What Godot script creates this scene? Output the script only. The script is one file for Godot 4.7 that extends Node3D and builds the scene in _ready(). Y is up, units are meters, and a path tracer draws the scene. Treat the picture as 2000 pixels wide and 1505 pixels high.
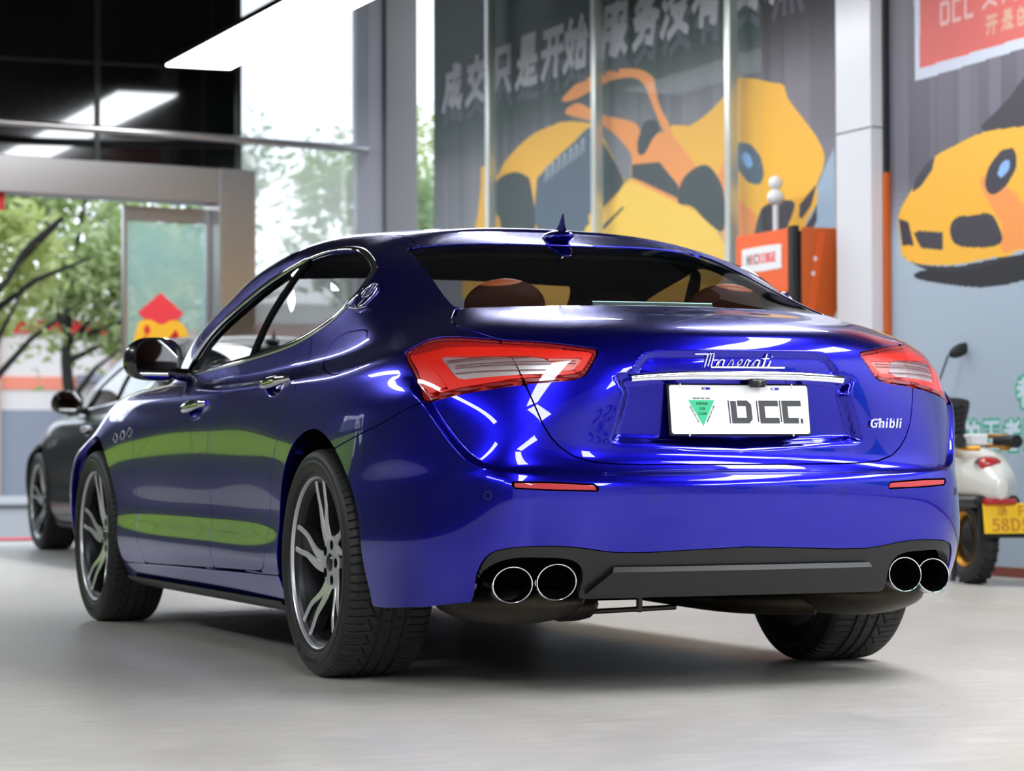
extends Node3D
# A showroom bay: a blue sedan seen from behind, a dark sedan and the shop front beyond it, printed banners on the wall beside it.

var M := {}

func _ready() -> void:
	# ---------------------------------------------------------------- camera
	var cam := Camera3D.new()
	cam.name = "camera"
	add_child(cam)
	cam.position = Vector3(-3.4458, 0.6834, 7.7927)
	cam.rotation = Vector3(0.02536, -0.38371, -0.00304)
	cam.near = 0.1
	cam.far = 300.0
	var lens := CameraAttributesPhysical.new()
	lens.frustum_focal_length = 82.893     # 24 mm sensor height
	lens.frustum_near = 0.1
	lens.frustum_far = 300.0
	lens.exposure_aperture = 4.2
	lens.frustum_focus_distance = 7.45
	cam.attributes = lens
	cam.current = true
	# ---------------------------------------------------------------- sky: bright overcast
	var env := Environment.new()
	env.background_mode = Environment.BG_SKY
	var sk := ProceduralSkyMaterial.new()
	sk.sky_top_color = Color(0.86, 0.92, 1.0)
	sk.sky_horizon_color = Color(0.96, 0.98, 1.0)
	sk.ground_bottom_color = Color(0.45, 0.45, 0.44)
	sk.ground_horizon_color = Color(0.7, 0.7, 0.7)
	sk.sky_energy_multiplier = 1.0
	sk.sun_angle_max = 0.0
	env.sky = Sky.new()
	env.sky.sky_material = sk
	env.background_energy_multiplier = SKY
	env.tonemap_mode = Environment.TONE_MAPPER_LINEAR
	env.tonemap_exposure = EXPO
	env.sdfgi_enabled = true
	env.ssao_enabled = true
	env.ssil_enabled = true
	var we := WorldEnvironment.new()
	we.name = "environment"
	we.environment = env
	add_child(we)
	materials()
	room()
	build_shell()
	var car := make_car()
	sedan_badges(car)
	others(car)
	print("built ", Time.get_ticks_msec())

const SKY := 2.6
const EXPO := 1.12

func materials() -> void:
	var paint := mat(lin(0.006, 0.004, 0.42), 0.24, 0.95)
	M.paint = coat(paint, 1.0, 0.0)
	M.black_paint = coat(mat(Color(0.035, 0.030, 0.028), 0.4), 0.4, 0.0)
	M.chrome = mat(Color(0.93, 0.93, 0.94), 0.06, 1.0)
	M.machined = mat(Color(0.86, 0.86, 0.87), 0.30, 0.65)
	M.rim_dark = mat(Color(0.22, 0.22, 0.23), 0.35, 0.7)
	M.steel_dull = mat(Color(0.32, 0.31, 0.30), 0.45, 0.9)
	M.black_metal = mat(Color(0.06, 0.06, 0.065), 0.4, 0.4)
	M.rubber = mat(Color(0.13, 0.127, 0.12), 0.62)
	M.rubber_side = mat(Color(0.09, 0.089, 0.087), 0.5)
	M.rubber_print = mat(Color(0.20, 0.20, 0.195), 0.5)
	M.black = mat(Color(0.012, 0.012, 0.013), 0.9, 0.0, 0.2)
	M.black_gloss = coat(mat(Color(0.02, 0.02, 0.022), 0.25), 1.0, 0.0)
	M.plastic = mat(Color(0.085, 0.087, 0.092), 0.42)
	M.plastic_dark = mat(Color(0.07, 0.07, 0.074), 0.45)
	M.muffler = mat(Color(0.22, 0.195, 0.16), 0.42, 0.8)
	M.lining = mat(Color(0.035, 0.035, 0.037), 0.85)
	M.leather = mat(Color(0.22, 0.11, 0.06), 0.5)
	M.leather_tan = mat(Color(0.50, 0.25, 0.12), 0.5)
	M.tint = glass(Color(0.010, 0.016, 0.015), 0.62)
	M.side_tint = glass(Color(0.012, 0.018, 0.017), 0.42)
	M.clear_glass = glass(Color(0.3, 0.36, 0.34), 0.06)
	M.mirror = mat(Color(0.92, 0.94, 0.94), 0.02, 1.0)
	M.lens = glass(Color(0.85, 0.05, 0.03), 0.07)
	M.lamp_red = coat(mat(lin(0.85, 0.022, 0.008), 0.35), 0.6, 0.05)
	# silvered bowl behind the clear ribbed plastic of the reversing lamp
	M.reversing_clear = mat(Color(0.88, 0.88, 0.89), 0.30, 0.72)
	M.lamp_dark = coat(mat(lin(0.42, 0.010, 0.008), 0.35), 0.6, 0.05)
	M.lamp_maroon = coat(mat(lin(0.22, 0.004, 0.006), 0.3), 1.0, 0.03)
	M.lamp_pink = mat(lin(0.85, 0.28, 0.24), 0.3)
	M.lamp_rib = mat(Color(0.40, 0.38, 0.38), 0.25, 0.5)
	M.brake_clear = mat(Color(0.80, 0.95, 0.93), 0.3)
	M.reflector = coat(mat(lin(0.50, 0.012, 0.016), 0.3), 1.0, 0.03)
	M.plate_white = mat(Color(0.94, 0.94, 0.95), 0.35)
	M.print_grey = mat(Color(0.25, 0.25, 0.27), 0.5)
	M.print_green = mat(Color(0.20, 0.78, 0.55), 0.5)
	M.print_dark = mat(Color(0.12, 0.22, 0.18), 0.5)
	more_materials()

# ---------------------------------------------------------------- mesh helpers
class Geo:
	var v := PackedVector3Array()
	var n := PackedVector3Array()
	var t := PackedVector2Array()
	func tri(a: Vector3, b: Vector3, c: Vector3, na: Vector3, nb: Vector3, nc: Vector3, ua := Vector2.ZERO, ub := Vector2.ZERO, uc := Vector2.ZERO) -> void:
		if (b - a).cross(c - a).dot(na + nb + nc) > 0.0:
			v.append(a); v.append(c); v.append(b)
			n.append(na); n.append(nc); n.append(nb)
			t.append(ua); t.append(uc); t.append(ub)
		else:
			v.append(a); v.append(b); v.append(c)
			n.append(na); n.append(nb); n.append(nc)
			t.append(ua); t.append(ub); t.append(uc)
	func face(a: Vector3, b: Vector3, c: Vector3, out: Vector3) -> void:
		var m := (b - a).cross(c - a)
		if m.length_squared() < 1e-16:
			return
		m = m.normalized()
		if m.dot(out) < 0.0:
			m = -m
		tri(a, b, c, m, m, m)
	func flat4(a: Vector3, b: Vector3, c: Vector3, d: Vector3, out: Vector3) -> void:
		face(a, b, c, out)
		face(a, c, d, out)
	func quad(a: Vector3, b: Vector3, c: Vector3, d: Vector3, na: Vector3, nb: Vector3, nc: Vector3, nd: Vector3) -> void:
		tri(a, b, c, na, nb, nc)
		tri(a, c, d, na, nc, nd)
	func put(g: Geo, x: Transform3D) -> void:
		var bn := x.basis.inverse().transposed()
		for i in range(0, g.v.size(), 3):
			tri(x * g.v[i], x * g.v[i + 1], x * g.v[i + 2], (bn * g.n[i]).normalized(), (bn * g.n[i + 1]).normalized(), (bn * g.n[i + 2]).normalized(), g.t[i], g.t[i + 1], g.t[i + 2])
	func surface(m: ArrayMesh) -> ArrayMesh:
		var a := []
		a.resize(Mesh.ARRAY_MAX)
		a[Mesh.ARRAY_VERTEX] = v
		a[Mesh.ARRAY_NORMAL] = n
		a[Mesh.ARRAY_TEX_UV] = t
		m.add_surface_from_arrays(Mesh.PRIMITIVE_TRIANGLES, a)
		return m

func obj(called: String, g, mat: Material, parent: Node = self) -> MeshInstance3D:
	var o := MeshInstance3D.new()
	o.name = called
	o.mesh = g.surface(ArrayMesh.new()) if g is Geo else g
	if mat:
		o.mesh.surface_set_material(0, mat)
	parent.add_child(o, true)
	return o

func tag(o: Node, label: String, category: String, group := "") -> Node:
	o.set_meta("label", label)
	o.set_meta("category", category)
	if group:
		o.set_meta("group", group)
	return o

func thing(called: String, label: String, category: String, at := Vector3.ZERO, turn := 0.0, group := "") -> Node3D:
	var o := Node3D.new()
	o.name = called
	add_child(o, true)
	o.position = at
	o.rotation.y = turn
	tag(o, label, category, group)
	return o

func struct(called: String, g, mat: Material, parent: Node = self) -> MeshInstance3D:
	var o := obj(called, g, mat, parent)
	if parent == self:
		o.set_meta("kind", "structure")
	return o

func g_box(g: Geo, c: Vector3, s: Vector3, b := 0.0, x := Basis.IDENTITY) -> Geo:
	var h := s * 0.5
	b = minf(b, minf(h.x, minf(h.y, h.z)) * 0.95)
	var q := func(sx: float, sy: float, sz: float, k: int) -> Vector3:
		var p := Vector3(sx * (h.x - (0.0 if k == 0 else b)), sy * (h.y - (0.0 if k == 1 else b)), sz * (h.z - (0.0 if k == 2 else b)))
		return c + x * p
	for s1 in [-1.0, 1.0]:
		g.flat4(q.call(s1, -1, -1, 0), q.call(s1, 1, -1, 0), q.call(s1, 1, 1, 0), q.call(s1, -1, 1, 0), x * Vector3(s1, 0, 0))
		g.flat4(q.call(-1, s1, -1, 1), q.call(1, s1, -1, 1), q.call(1, s1, 1, 1), q.call(-1, s1, 1, 1), x * Vector3(0, s1, 0))
		g.flat4(q.call(-1, -1, s1, 2), q.call(1, -1, s1, 2), q.call(1, 1, s1, 2), q.call(-1, 1, s1, 2), x * Vector3(0, 0, s1))
	if b > 0.0:
		for s1 in [-1.0, 1.0]:
			for s2 in [-1.0, 1.0]:
				g.flat4(q.call(s1, s2, -1, 0), q.call(s1, s2, 1, 0), q.call(s1, s2, 1, 1), q.call(s1, s2, -1, 1), x * Vector3(s1, s2, 0))
				g.flat4(q.call(s1, -1, s2, 0), q.call(s1, 1, s2, 0), q.call(s1, 1, s2, 2), q.call(s1, -1, s2, 2), x * Vector3(s1, 0, s2))
				g.flat4(q.call(-1, s1, s2, 1), q.call(1, s1, s2, 1), q.call(1, s1, s2, 2), q.call(-1, s1, s2, 2), x * Vector3(0, s1, s2))
				for s3 in [-1.0, 1.0]:
					g.face(q.call(s1, s2, s3, 0), q.call(s1, s2, s3, 1), q.call(s1, s2, s3, 2), x * Vector3(s1, s2, s3))
	return g

# tube along points, radius constant or per point
func g_tube(g: Geo, pts: Array, r, sides := 8, closed := false, squash := 1.0) -> Geo:
	var m := pts.size()
	var rings := []
	var up := Vector3.ZERO
	for i in m:
		var a: Vector3 = pts[(i - 1 + m) % m] if closed or i > 0 else pts[i]
		var b: Vector3 = pts[(i + 1) % m] if closed or i < m - 1 else pts[i]
		var d := (b - a).normalized()
		if up == Vector3.ZERO:
			up = d.cross(Vector3.UP if absf(d.y) < 0.9 else Vector3.RIGHT).normalized()
		up = (up - d * up.dot(d)).normalized()
		var w := d.cross(up)
		var rr: float = r[i] if r is Array else r
		var ring := []
		for k in sides:
			var t := TAU * k / sides
			ring.append([pts[i] + (up * cos(t) + w * sin(t) * squash) * rr, (up * cos(t) + w * sin(t) / squash).normalized()])
		rings.append(ring)
	for i in (m if closed else m - 1):
		var A: Array = rings[i]
		var B: Array = rings[(i + 1) % m]
		for k in sides:
			var l := (k + 1) % sides
			g.quad(A[k][0], A[l][0], B[l][0], B[k][0], A[k][1], A[l][1], B[l][1], B[k][1])
	if not closed:
		for e in [0, m - 1]:
			var d: Vector3 = (pts[0] - pts[1]) if e == 0 else (pts[m - 1] - pts[m - 2])
			for k in sides:
				g.face(pts[e], rings[e][k][0], rings[e][(k + 1) % sides][0], d)
	return g

# profile of (radius, along) points turned round an axis; x: transform whose y is the axis
func g_lathe(g: Geo, prof: Array, x: Transform3D, seg := 32, from := 0.0, to := TAU, inside := 1.0) -> Geo:
	for i in prof.size() - 1:
		var p: Vector2 = prof[i]
		var q: Vector2 = prof[i + 1]
		if p.distance_squared_to(q) < 1e-14:
			continue
		var dn := Vector2(q.y - p.y, p.x - q.x).normalized() * inside
		for k in seg:
			var a := from + (to - from) * k / seg
			var b := from + (to - from) * (k + 1) / seg
			var ca := Vector3(cos(a), 0, sin(a))
			var cb := Vector3(cos(b), 0, sin(b))
			var na := (x.basis * (ca * dn.x + Vector3.UP * dn.y)).normalized()
			var nb := (x.basis * (cb * dn.x + Vector3.UP * dn.y)).normalized()
			var A := x * (ca * p.x + Vector3.UP * p.y)
			var B := x * (cb * p.x + Vector3.UP * p.y)
			var C := x * (cb * q.x + Vector3.UP * q.y)
			var D := x * (ca * q.x + Vector3.UP * q.y)
			if p.x > 1e-6: g.tri(A, B, C, na, nb, nb)
			if q.x > 1e-6: g.tri(A, C, D, na, nb, na)
	return g

func g_ball(g: Geo, c: Vector3, r: Vector3, x := Basis.IDENTITY, seg := 24, rings := 14, lo := -PI / 2, hi := PI / 2) -> Geo:
	var at := func(i: int, k: int) -> Array:
		var e := lo + (hi - lo) * i / rings
		var a := TAU * k / seg
		var d := Vector3(cos(e) * cos(a), sin(e), cos(e) * sin(a))
		return [c + x * (d * r), (x * (d / r)).normalized()]
	for i in rings:
		for k in seg:
			var A: Array = at.call(i, k)
			var B: Array = at.call(i, k + 1)
			var C: Array = at.call(i + 1, k + 1)
			var D: Array = at.call(i + 1, k)
			g.quad(A[0], B[0], C[0], D[0], A[1], B[1], C[1], D[1])
	return g

# a flat outline (x right, y up) given thickness along its z; b: chamfer of the front edge
func g_prism(g: Geo, poly: PackedVector2Array, x: Transform3D, depth: float, b := 0.0, back := true) -> Geo:
	if Geometry2D.is_polygon_clockwise(poly):
		poly = poly.duplicate()
		poly.reverse()
	var top := poly
	if b > 0.0:
		var sh := Geometry2D.offset_polygon(poly, -b, Geometry2D.JOIN_MITER)
		if sh.size() == 1 and sh[0].size() == poly.size():
			top = PackedVector2Array()
			var first := 0
			var best := 1e9
			for i in sh[0].size():
				if sh[0][i].distance_to(poly[0]) < best:
					best = sh[0][i].distance_to(poly[0]); first = i
			for i in poly.size(): top.append(sh[0][(first + i) % poly.size()])
		else:
			b = 0.0
	var idx := Geometry2D.triangulate_polygon(top)
	var z := x.basis.z.normalized()
	var P := func(p: Vector2, h: float) -> Vector3: return x * Vector3(p.x, p.y, h)
	for i in range(0, idx.size(), 3):
		g.face(P.call(top[idx[i]], depth), P.call(top[idx[i + 1]], depth), P.call(top[idx[i + 2]], depth), z)
	if back:
		idx = Geometry2D.triangulate_polygon(poly)
		for i in range(0, idx.size(), 3):
			g.face(P.call(poly[idx[i]], 0.0), P.call(poly[idx[i + 1]], 0.0), P.call(poly[idx[i + 2]], 0.0), -z)
	for i in poly.size():
		var j := (i + 1) % poly.size()
		var e := poly[j] - poly[i]
		var o := x.basis * Vector3(e.y, -e.x, 0)
		g.flat4(P.call(poly[i], 0.0), P.call(poly[j], 0.0), P.call(poly[j], depth - b), P.call(poly[i], depth - b), o)
		if b > 0.0:
			g.flat4(P.call(poly[i], depth - b), P.call(poly[j], depth - b), P.call(top[j], depth), P.call(top[i], depth), o.normalized() + z)
	return g

func pv(a: Array) -> PackedVector2Array:
	var o := PackedVector2Array()
	for i in range(0, a.size(), 2): o.append(Vector2(a[i], a[i + 1]))
	return o

# smooth outline through points (Catmull-Rom)
func smooth(p: PackedVector2Array, k := 4, closed := true) -> PackedVector2Array:
	var o := PackedVector2Array()
	var m := p.size()
	for i in (m if closed else m - 1):
		var a := p[(i - 1 + m) % m] if closed or i > 0 else p[i]
		var d := p[(i + 2) % m] if closed or i < m - 2 else p[(i + 1) % m]
		for s in k: o.append(p[i].cubic_interpolate(p[(i + 1) % m], a, d, float(s) / k))
	if not closed: o.append(p[m - 1])
	return o

func smooth3(p: Array, k := 4, closed := false) -> Array:
	var o := []
	var m := p.size()
	for i in (m if closed else m - 1):
		var a: Vector3 = p[(i - 1 + m) % m] if closed or i > 0 else p[i]
		var b: Vector3 = p[i]
		var c: Vector3 = p[(i + 1) % m]
		var d: Vector3 = p[(i + 2) % m] if closed or i < m - 2 else c
		for s in k: o.append(b.cubic_interpolate(c, a, d, float(s) / k))
	if not closed: o.append(p[m - 1])
	return o

func mat(c: Color, rough := 0.6, metal := 0.0, spec := 0.5) -> StandardMaterial3D:
	var m := StandardMaterial3D.new()
	m.albedo_color = c
	m.roughness = rough
	m.metallic = metal
	m.metallic_specular = spec
	return m

func glass(c: Color, alpha: float) -> StandardMaterial3D:
	var m := mat(c, 0.0)
	m.transparency = BaseMaterial3D.TRANSPARENCY_ALPHA
	m.albedo_color.a = alpha
	return m

func glow(c: Color, e: float) -> StandardMaterial3D:
	var m := mat(c, 0.6)
	m.emission_enabled = true
	m.emission = c
	m.emission_energy_multiplier = e
	return m

func coat(m: StandardMaterial3D, w := 1.0, r := 0.02) -> StandardMaterial3D:
	m.clearcoat_enabled = true
	m.clearcoat = w
	m.clearcoat_roughness = r
	return m

func lin(r: float, g: float, b: float) -> Color:
	return Color(r, g, b).linear_to_srgb()

# ---------------------------------------------------------------- prints
func fill_poly(im: Image, p: PackedVector2Array, c: Color) -> void:
	var y0 := 1e9
	var y1 := -1e9
	for q in p:
		y0 = minf(y0, q.y); y1 = maxf(y1, q.y)
	for y in range(maxi(0, int(y0)), mini(im.get_height(), int(y1) + 1)):
		var xs := []
		var yc := y + 0.5
		for i in p.size():
			var a := p[i]
			var b := p[(i + 1) % p.size()]
			if (a.y > yc) != (b.y > yc):
				xs.append(a.x + (b.x - a.x) * (yc - a.y) / (b.y - a.y))
		xs.sort()
		for i in range(0, xs.size() - 1, 2):
			var l := maxi(0, int(round(xs[i])))
			var r := mini(im.get_width(), int(round(xs[i + 1])))
			if r > l: im.fill_rect(Rect2i(l, y, r - l, 1), c)

func line_on(im: Image, a: Vector2, b: Vector2, w: float, c: Color) -> void:
	var d := (b - a).normalized()
	var n := d.orthogonal() * w * 0.5
	a -= d * w * 0.35
	b += d * w * 0.35
	fill_poly(im, PackedVector2Array([a + n, b + n, b - n, a - n]), c)

const GLYPH := {
	"cheng": [[.15, .8, .85, .8], [.2, .8, .18, .4, .05, .05], [.22, .55, .45, .55, .45, .2, .35, .22], [.55, 1, .62, .5, .75, .15, .9, .05, .95, .25], [.85, .6, .7, .3, .5, .1], [.7, .98, .82, .9]],
	"jiao": [[.5, 1, .5, .85], [.08, .8, .92, .8], [.35, .75, .15, .55], [.65, .75, .85, .55], [.7, .55, .5, .25, .08, .02], [.3, .55, .55, .22, .92, .02]],
	"zhi": [[.2, .95, .8, .95, .8, .45, .2, .45, .2, .95], [.35, .35, .1, .02], [.65, .35, .9, .02]],
	"shi": [[.25, 1, .75, 1, .75, .62, .25, .62, .25, 1], [.25, .81, .75, .81], [.08, .5, .92, .5], [.5, .5, .5, .08], [.5, .28, .82, .28], [.28, .38, .22, .2, .05, .02], [.2, .2, .4, .06, .95, .04]],
	"kai": [[.1, .92, .9, .92], [.05, .52, .95, .52], [.35, .92, .33, .4, .12, .02], [.68, .92, .68, 0]],
	"begin": [[.25, 1, .12, .5, .4, .1], [.05, .72, .48, .72], [.42, .72, .32, .3, .06, .02], [.72, 1, .58, .62, .92, .66], [.84, .8, .96, .58], [.6, .45, .9, .45, .9, .05, .6, .05, .6, .45]],
	"fu": [[.1, .95, .4, .95, .4, .05], [.1, .95, .1, .4, .03, .02], [.1, .68, .4, .68], [.1, .4, .4, .4], [.55, 1, .55, 0], [.55, .92, .9, .92, .9, .7, .75, .66], [.6, .5, .92, .5, .75, .2, .6, .02], [.65, .45, .78, .2, .97, .02]],
	"wu": [[.4, 1, .12, .72], [.35, .88, .75, .88, .5, .65, .08, .5], [.35, .8, .6, .62, .95, .5], [.15, .38, .82, .38, .75, .02, .58, .08], [.48, .52, .4, .2, .1, 0]],
	"mei": [[.1, .95, .2, .85], [.05, .65, .16, .55], [.05, .05, .2, .35], [.45, .98, .42, .75, .3, .6], [.45, .95, .75, .95, .75, .68, .92, .66], [.36, .48, .82, .48, .65, .2, .3, 0], [.45, .42, .65, .18, .96, 0]],
	"you": [[.05, .82, .95, .82], [.45, 1, .3, .6, .05, .35], [.35, .6, .82, .6, .82, 0, .7, .05], [.35, .6, .35, 0], [.35, .42, .82, .42], [.35, .23, .82, .23]],
	"zhong": [[.3, 1, .1, .7, .35, .7, .08, .4, .4, .42], [.05, .08, .4, .18], [.65, 1, .45, .65], [.6, .88, .9, .88, .65, .5, .4, .35], [.55, .8, .7, .6, .97, .42], [.62, .32, .78, .24], [.55, .14, .78, .02]],
	"dian": [[.5, 1, .5, .6], [.5, .82, .85, .82], [.2, .6, .8, .6, .8, .32, .2, .32, .2, .6], [.15, .2, .08, 0], [.38, .2, .4, .03], [.6, .2, .65, .03], [.82, .2, .94, 0]],
	"de": [[.25, 1, .18, .85], [.08, .8, .42, .8, .42, .05, .08, .05, .08, .8], [.08, .43, .42, .43], [.65, 1, .52, .6], [.6, .8, .92, .8, .9, .05, .75, .1], [.62, .5, .72, .35]],
	"wang": [[.1, .95, .9, .95], [.15, .5, .85, .5], [.03, .05, .97, .05], [.5, .95, .5, .05]],
	"zhe": [[.15, .85, .7, .85], [.42, 1, .42, .65], [.05, .65, .95, .65], [.9, .95, .5, .6, .1, .35], [.35, .42, .75, .42, .75, 0, .35, 0, .35, .42], [.35, .2, .75, .2]],
	"zhe_river": [[.08, .95, .2, .85], [.03, .65, .15, .55], [.03, .05, .18, .4], [.25, .75, .55, .75], [.42, 1, .42, .05, .3, .1], [.25, .35, .55, .5], [.88, 1, .65, .88, .65, .4, .55, .02], [.65, .6, .97, .6], [.83, .6, .83, 0]],
}

# brush one character into a box whose corner is at p (pixels, y down)
func brush(im: Image, ch: String, p: Vector2, size: Vector2, w: float, c: Color, slant := 0.12) -> void:
	for st in GLYPH[ch]:
		for i in range(0, st.size() - 2, 2):
			var a := p + Vector2((st[i] + st[i + 1] * slant) * size.x, -st[i + 1] * size.y)
			var b := p + Vector2((st[i + 2] + st[i + 3] * slant) * size.x, -st[i + 3] * size.y)
			line_on(im, a, b, w, c)

func print_material(im: Image) -> StandardMaterial3D:
	var m := mat(Color.WHITE, 0.55)
	im.generate_mipmaps()
	m.albedo_texture = ImageTexture.create_from_image(im)
	return m

const PXM := 150.0     # print resolution, pixels a metre

func curtain(im: Image, top: Color, middle: Color, low: Color, k0: float, k1: float, k2: float, sd: int) -> void:
	# a printed studio curtain: folds of uneven width, darker cloth at the top
	var r := RandomNumberGenerator.new()
	r.seed = sd
	var x := 0
	while x < im.get_width():
		var w := r.randi_range(5, 26)
		var t := r.randf_range(-0.05, 0.06)
		for y in range(0, im.get_height(), 6):
			var h := (im.get_height() - y) / PXM
			var c := low.lerp(middle, smoothstep(k2, k1, h)).lerp(top, smoothstep(k1, k0, h))
			var q := t * smoothstep(k2 - 0.1, k1, h) * (1.0 - 0.75 * smoothstep(k1, k0, h))
			im.fill_rect(Rect2i(x, y, w, 6), Color(c.r + q, c.g + q, c.b + q))
		x += w

func poster_long() -> StandardMaterial3D:
	var z0 := -13.65
	var H := 5.2
	var im := Image.create(int(7.30 * PXM), int(H * PXM), false, Image.FORMAT_RGB8)
	curtain(im, Color(0.06, 0.057, 0.065), Color(0.47, 0.44, 0.48), Color(0.62, 0.62, 0.67), 3.75, 2.95, 1.9, 5)
	var to := func(z: float, h: float) -> Vector2: return Vector2((z - z0) * PXM, (H - h) * PXM)
	var shapes := [
		[Color(0.62,0.70,0.78), [-6.82,2.29,-6.68,2.45,-6.57,2.55,-6.55,1.76,-7.07,1.79,-7,2.06]],
		[Color(0.97,0.72,0.20), [-12.66,2.51,-12.62,2.62,-12.54,2.87,-12.53,3.02,-12.43,3.02,-12.25,2.95,-12.17,2.93,-12.01,3.02,-11.69,3.12,-11.39,3.18,-11.05,3.2,-10.76,3.2,-10.34,3.14,-10.14,3.07,-9.68,2.65,-9.56,2.65,-8.91,2.47,-8.34,2.27,-8.17,2.15,-8.18,1.61,-12.67,1.84]],
		[Color(0.97,0.60,0.30), [-10.76,3.26,-10.51,3.31,-10.11,3.18,-9.52,3.05,-9.33,2.93,-8.91,2.93,-8.61,2.9,-8.29,2.49,-8.52,2.61,-8.68,2.38,-9.52,2.64,-9.57,2.83,-10.06,3.09]],
		[Color(0.97,0.72,0.20), [-8.91,2.93,-8.61,2.92,-8.33,2.97,-8.06,3.06,-7.93,3.15,-7.66,3.12,-7.4,3.06,-7.23,3.02,-7.16,2.92,-6.96,2.77,-6.77,2.62,-6.7,2.52,-6.72,2.43,-6.79,2.35,-6.8,2.23,-6.93,2.13,-7.02,2.01,-7.62,2.02,-8.06,2.06,-8.21,2.34,-8.29,2.49]],
		[Color(0.97,0.60,0.30), [-8.02,2.67,-7.91,2.38,-7.61,2.22,-7.6,2.02,-8.06,2.06,-8.25,2.48]],
		[Color(0.22,0.20,0.25), [-12.23,2.85,-12.05,2.91,-11.81,2.92,-11.58,2.87,-11.46,2.79,-11.39,2.41,-12.01,2.45,-12.13,2.58,-12.25,2.67]],
		[Color(0.33,0.36,0.44), [-11.34,2.78,-11.24,2.85,-10.91,2.95,-10.59,3.03,-10.34,3.1,-10.17,3.05,-9.94,2.87,-9.68,2.63,-9.78,2.58,-10.05,2.49,-10.18,2.46,-10.33,2.45,-10.39,2.33,-11.3,2.4]],
		[Color(0.22,0.20,0.25), [-10.14,2.65,-10.07,2.93,-9.94,2.87,-9.68,2.63,-9.78,2.58,-10.05,2.49,-10.15,2.49]],
		[Color(0.99,0.80,0.30), [-10.42,2.33,-10.18,2.41,-9.85,2.51,-9.62,2.63,-8.91,2.44,-8.34,2.25,-8.17,2.15,-8.09,1.85,-10.42,2]],
		[Color(0.97,0.60,0.30), [-10.83,3.38,-10.65,3.44,-10.41,3.48,-10,3.48,-9.68,3.46,-9.39,3.41,-9.21,3.34,-9.17,3.3,-9.09,3.13,-8.91,2.94,-9.03,2.94,-9.24,3.18,-9.33,3.29,-9.52,3.37,-9.84,3.4,-10.17,3.38,-10.51,3.35,-10.76,3.35]],
		[Color(0.22,0.20,0.25), [-9.43,2.94,-9.33,3.03,-9.15,3.02,-9.09,2.95,-9.21,2.89,-9.33,2.81,-9.43,2.81,-9.46,2.88]],
		[Color(0.22,0.20,0.25), [-9.56,2.75,-9.09,2.72,-8.79,2.53,-8.76,2.43,-9.34,2.6,-9.56,2.66]],
		[Color(0.22,0.20,0.25), [-8.79,2.41,-8.73,2.55,-8.53,2.62,-8.33,2.62,-8.17,2.52,-8.08,2.39,-8.09,2.16,-8.34,2.24,-8.56,2.36]],
		[Color(0.33,0.36,0.44), [-7.55,2.59,-7.52,2.53,-7.51,2.48,-7.53,2.44,-7.58,2.42,-7.65,2.43,-7.73,2.45,-7.81,2.5,-7.87,2.55,-7.91,2.61,-7.92,2.66,-7.89,2.7,-7.84,2.72,-7.77,2.71,-7.69,2.69,-7.61,2.64]],
		[Color(0.55,0.72,0.95), [-7.68,2.6,-7.67,2.58,-7.66,2.56,-7.67,2.55,-7.69,2.54,-7.72,2.54,-7.75,2.55,-7.78,2.57,-7.8,2.59,-7.81,2.61,-7.82,2.63,-7.81,2.64,-7.79,2.65,-7.76,2.65,-7.73,2.64,-7.7,2.62]],
		[Color(0.22,0.20,0.25), [-7.64,2.03,-7.57,2.23,-7.44,2.28,-7.16,2.28,-7.09,2.23,-7.19,2.11,-7.29,2.01]],
		[Color(0.22,0.20,0.25), [-7.03,2.16,-7.02,2.24,-6.82,2.34,-6.8,2.34,-6.87,2.22,-6.99,2.15]],
		[Color(0.22,0.20,0.25), [-6.97,2.08,-6.85,2.16,-6.8,2.22,-6.8,2.12,-6.88,2.04]],
		[Color(0.12,0.11,0.12), [-10.11,2.34,-9.72,2.46,-9.69,2.45,-10.06,2.32]],
	]
	for s in shapes:
		var p := PackedVector2Array()
		for i in range(0, s[1].size(), 2): p.append(to.call(s[1][i], s[1][i + 1]))
		fill_poly(im, smooth(p, 4) if p.size() > 6 else p, s[0])
	# name across the printed windscreen
	for i in 7:
		var a: Vector2 = to.call(-11.16 + i * 0.115, 2.79 + i * 0.022)
		line_on(im, a, a + Vector2(3, -15), 4, Color(0.62, 0.64, 0.68))
		line_on(im, a + Vector2(3, -15), a + Vector2(10, -13 if i % 2 else -16), 3, Color(0.62, 0.64, 0.68))
		line_on(im, a + Vector2(8, -13), a + Vector2(8, -3), 4, Color(0.62, 0.64, 0.68))
	var words := [["cheng", -13.43], ["jiao", -12.89], ["zhi", -12.30], ["shi", -11.77], ["kai", -11.26], ["begin", -10.81], ["fu", -10.09], ["wu", -9.55], ["mei", -9.06], ["you", -8.57], ["zhong", -7.95], ["dian", -7.42]]
	for k in 2:
		for e in words:
			var p: Vector2 = to.call(e[1] + (0.03 if k == 0 else 0.0), 3.585 - (0.115 if k == 0 else 0.0))
			brush(im, e[0], p, Vector2(0.44 * PXM, 0.36 * PXM), 10.5 if k else 9.0, Color(0.76, 0.74, 0.78) if k else Color(0.34, 0.31, 0.37))
	return print_material(im)

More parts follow.
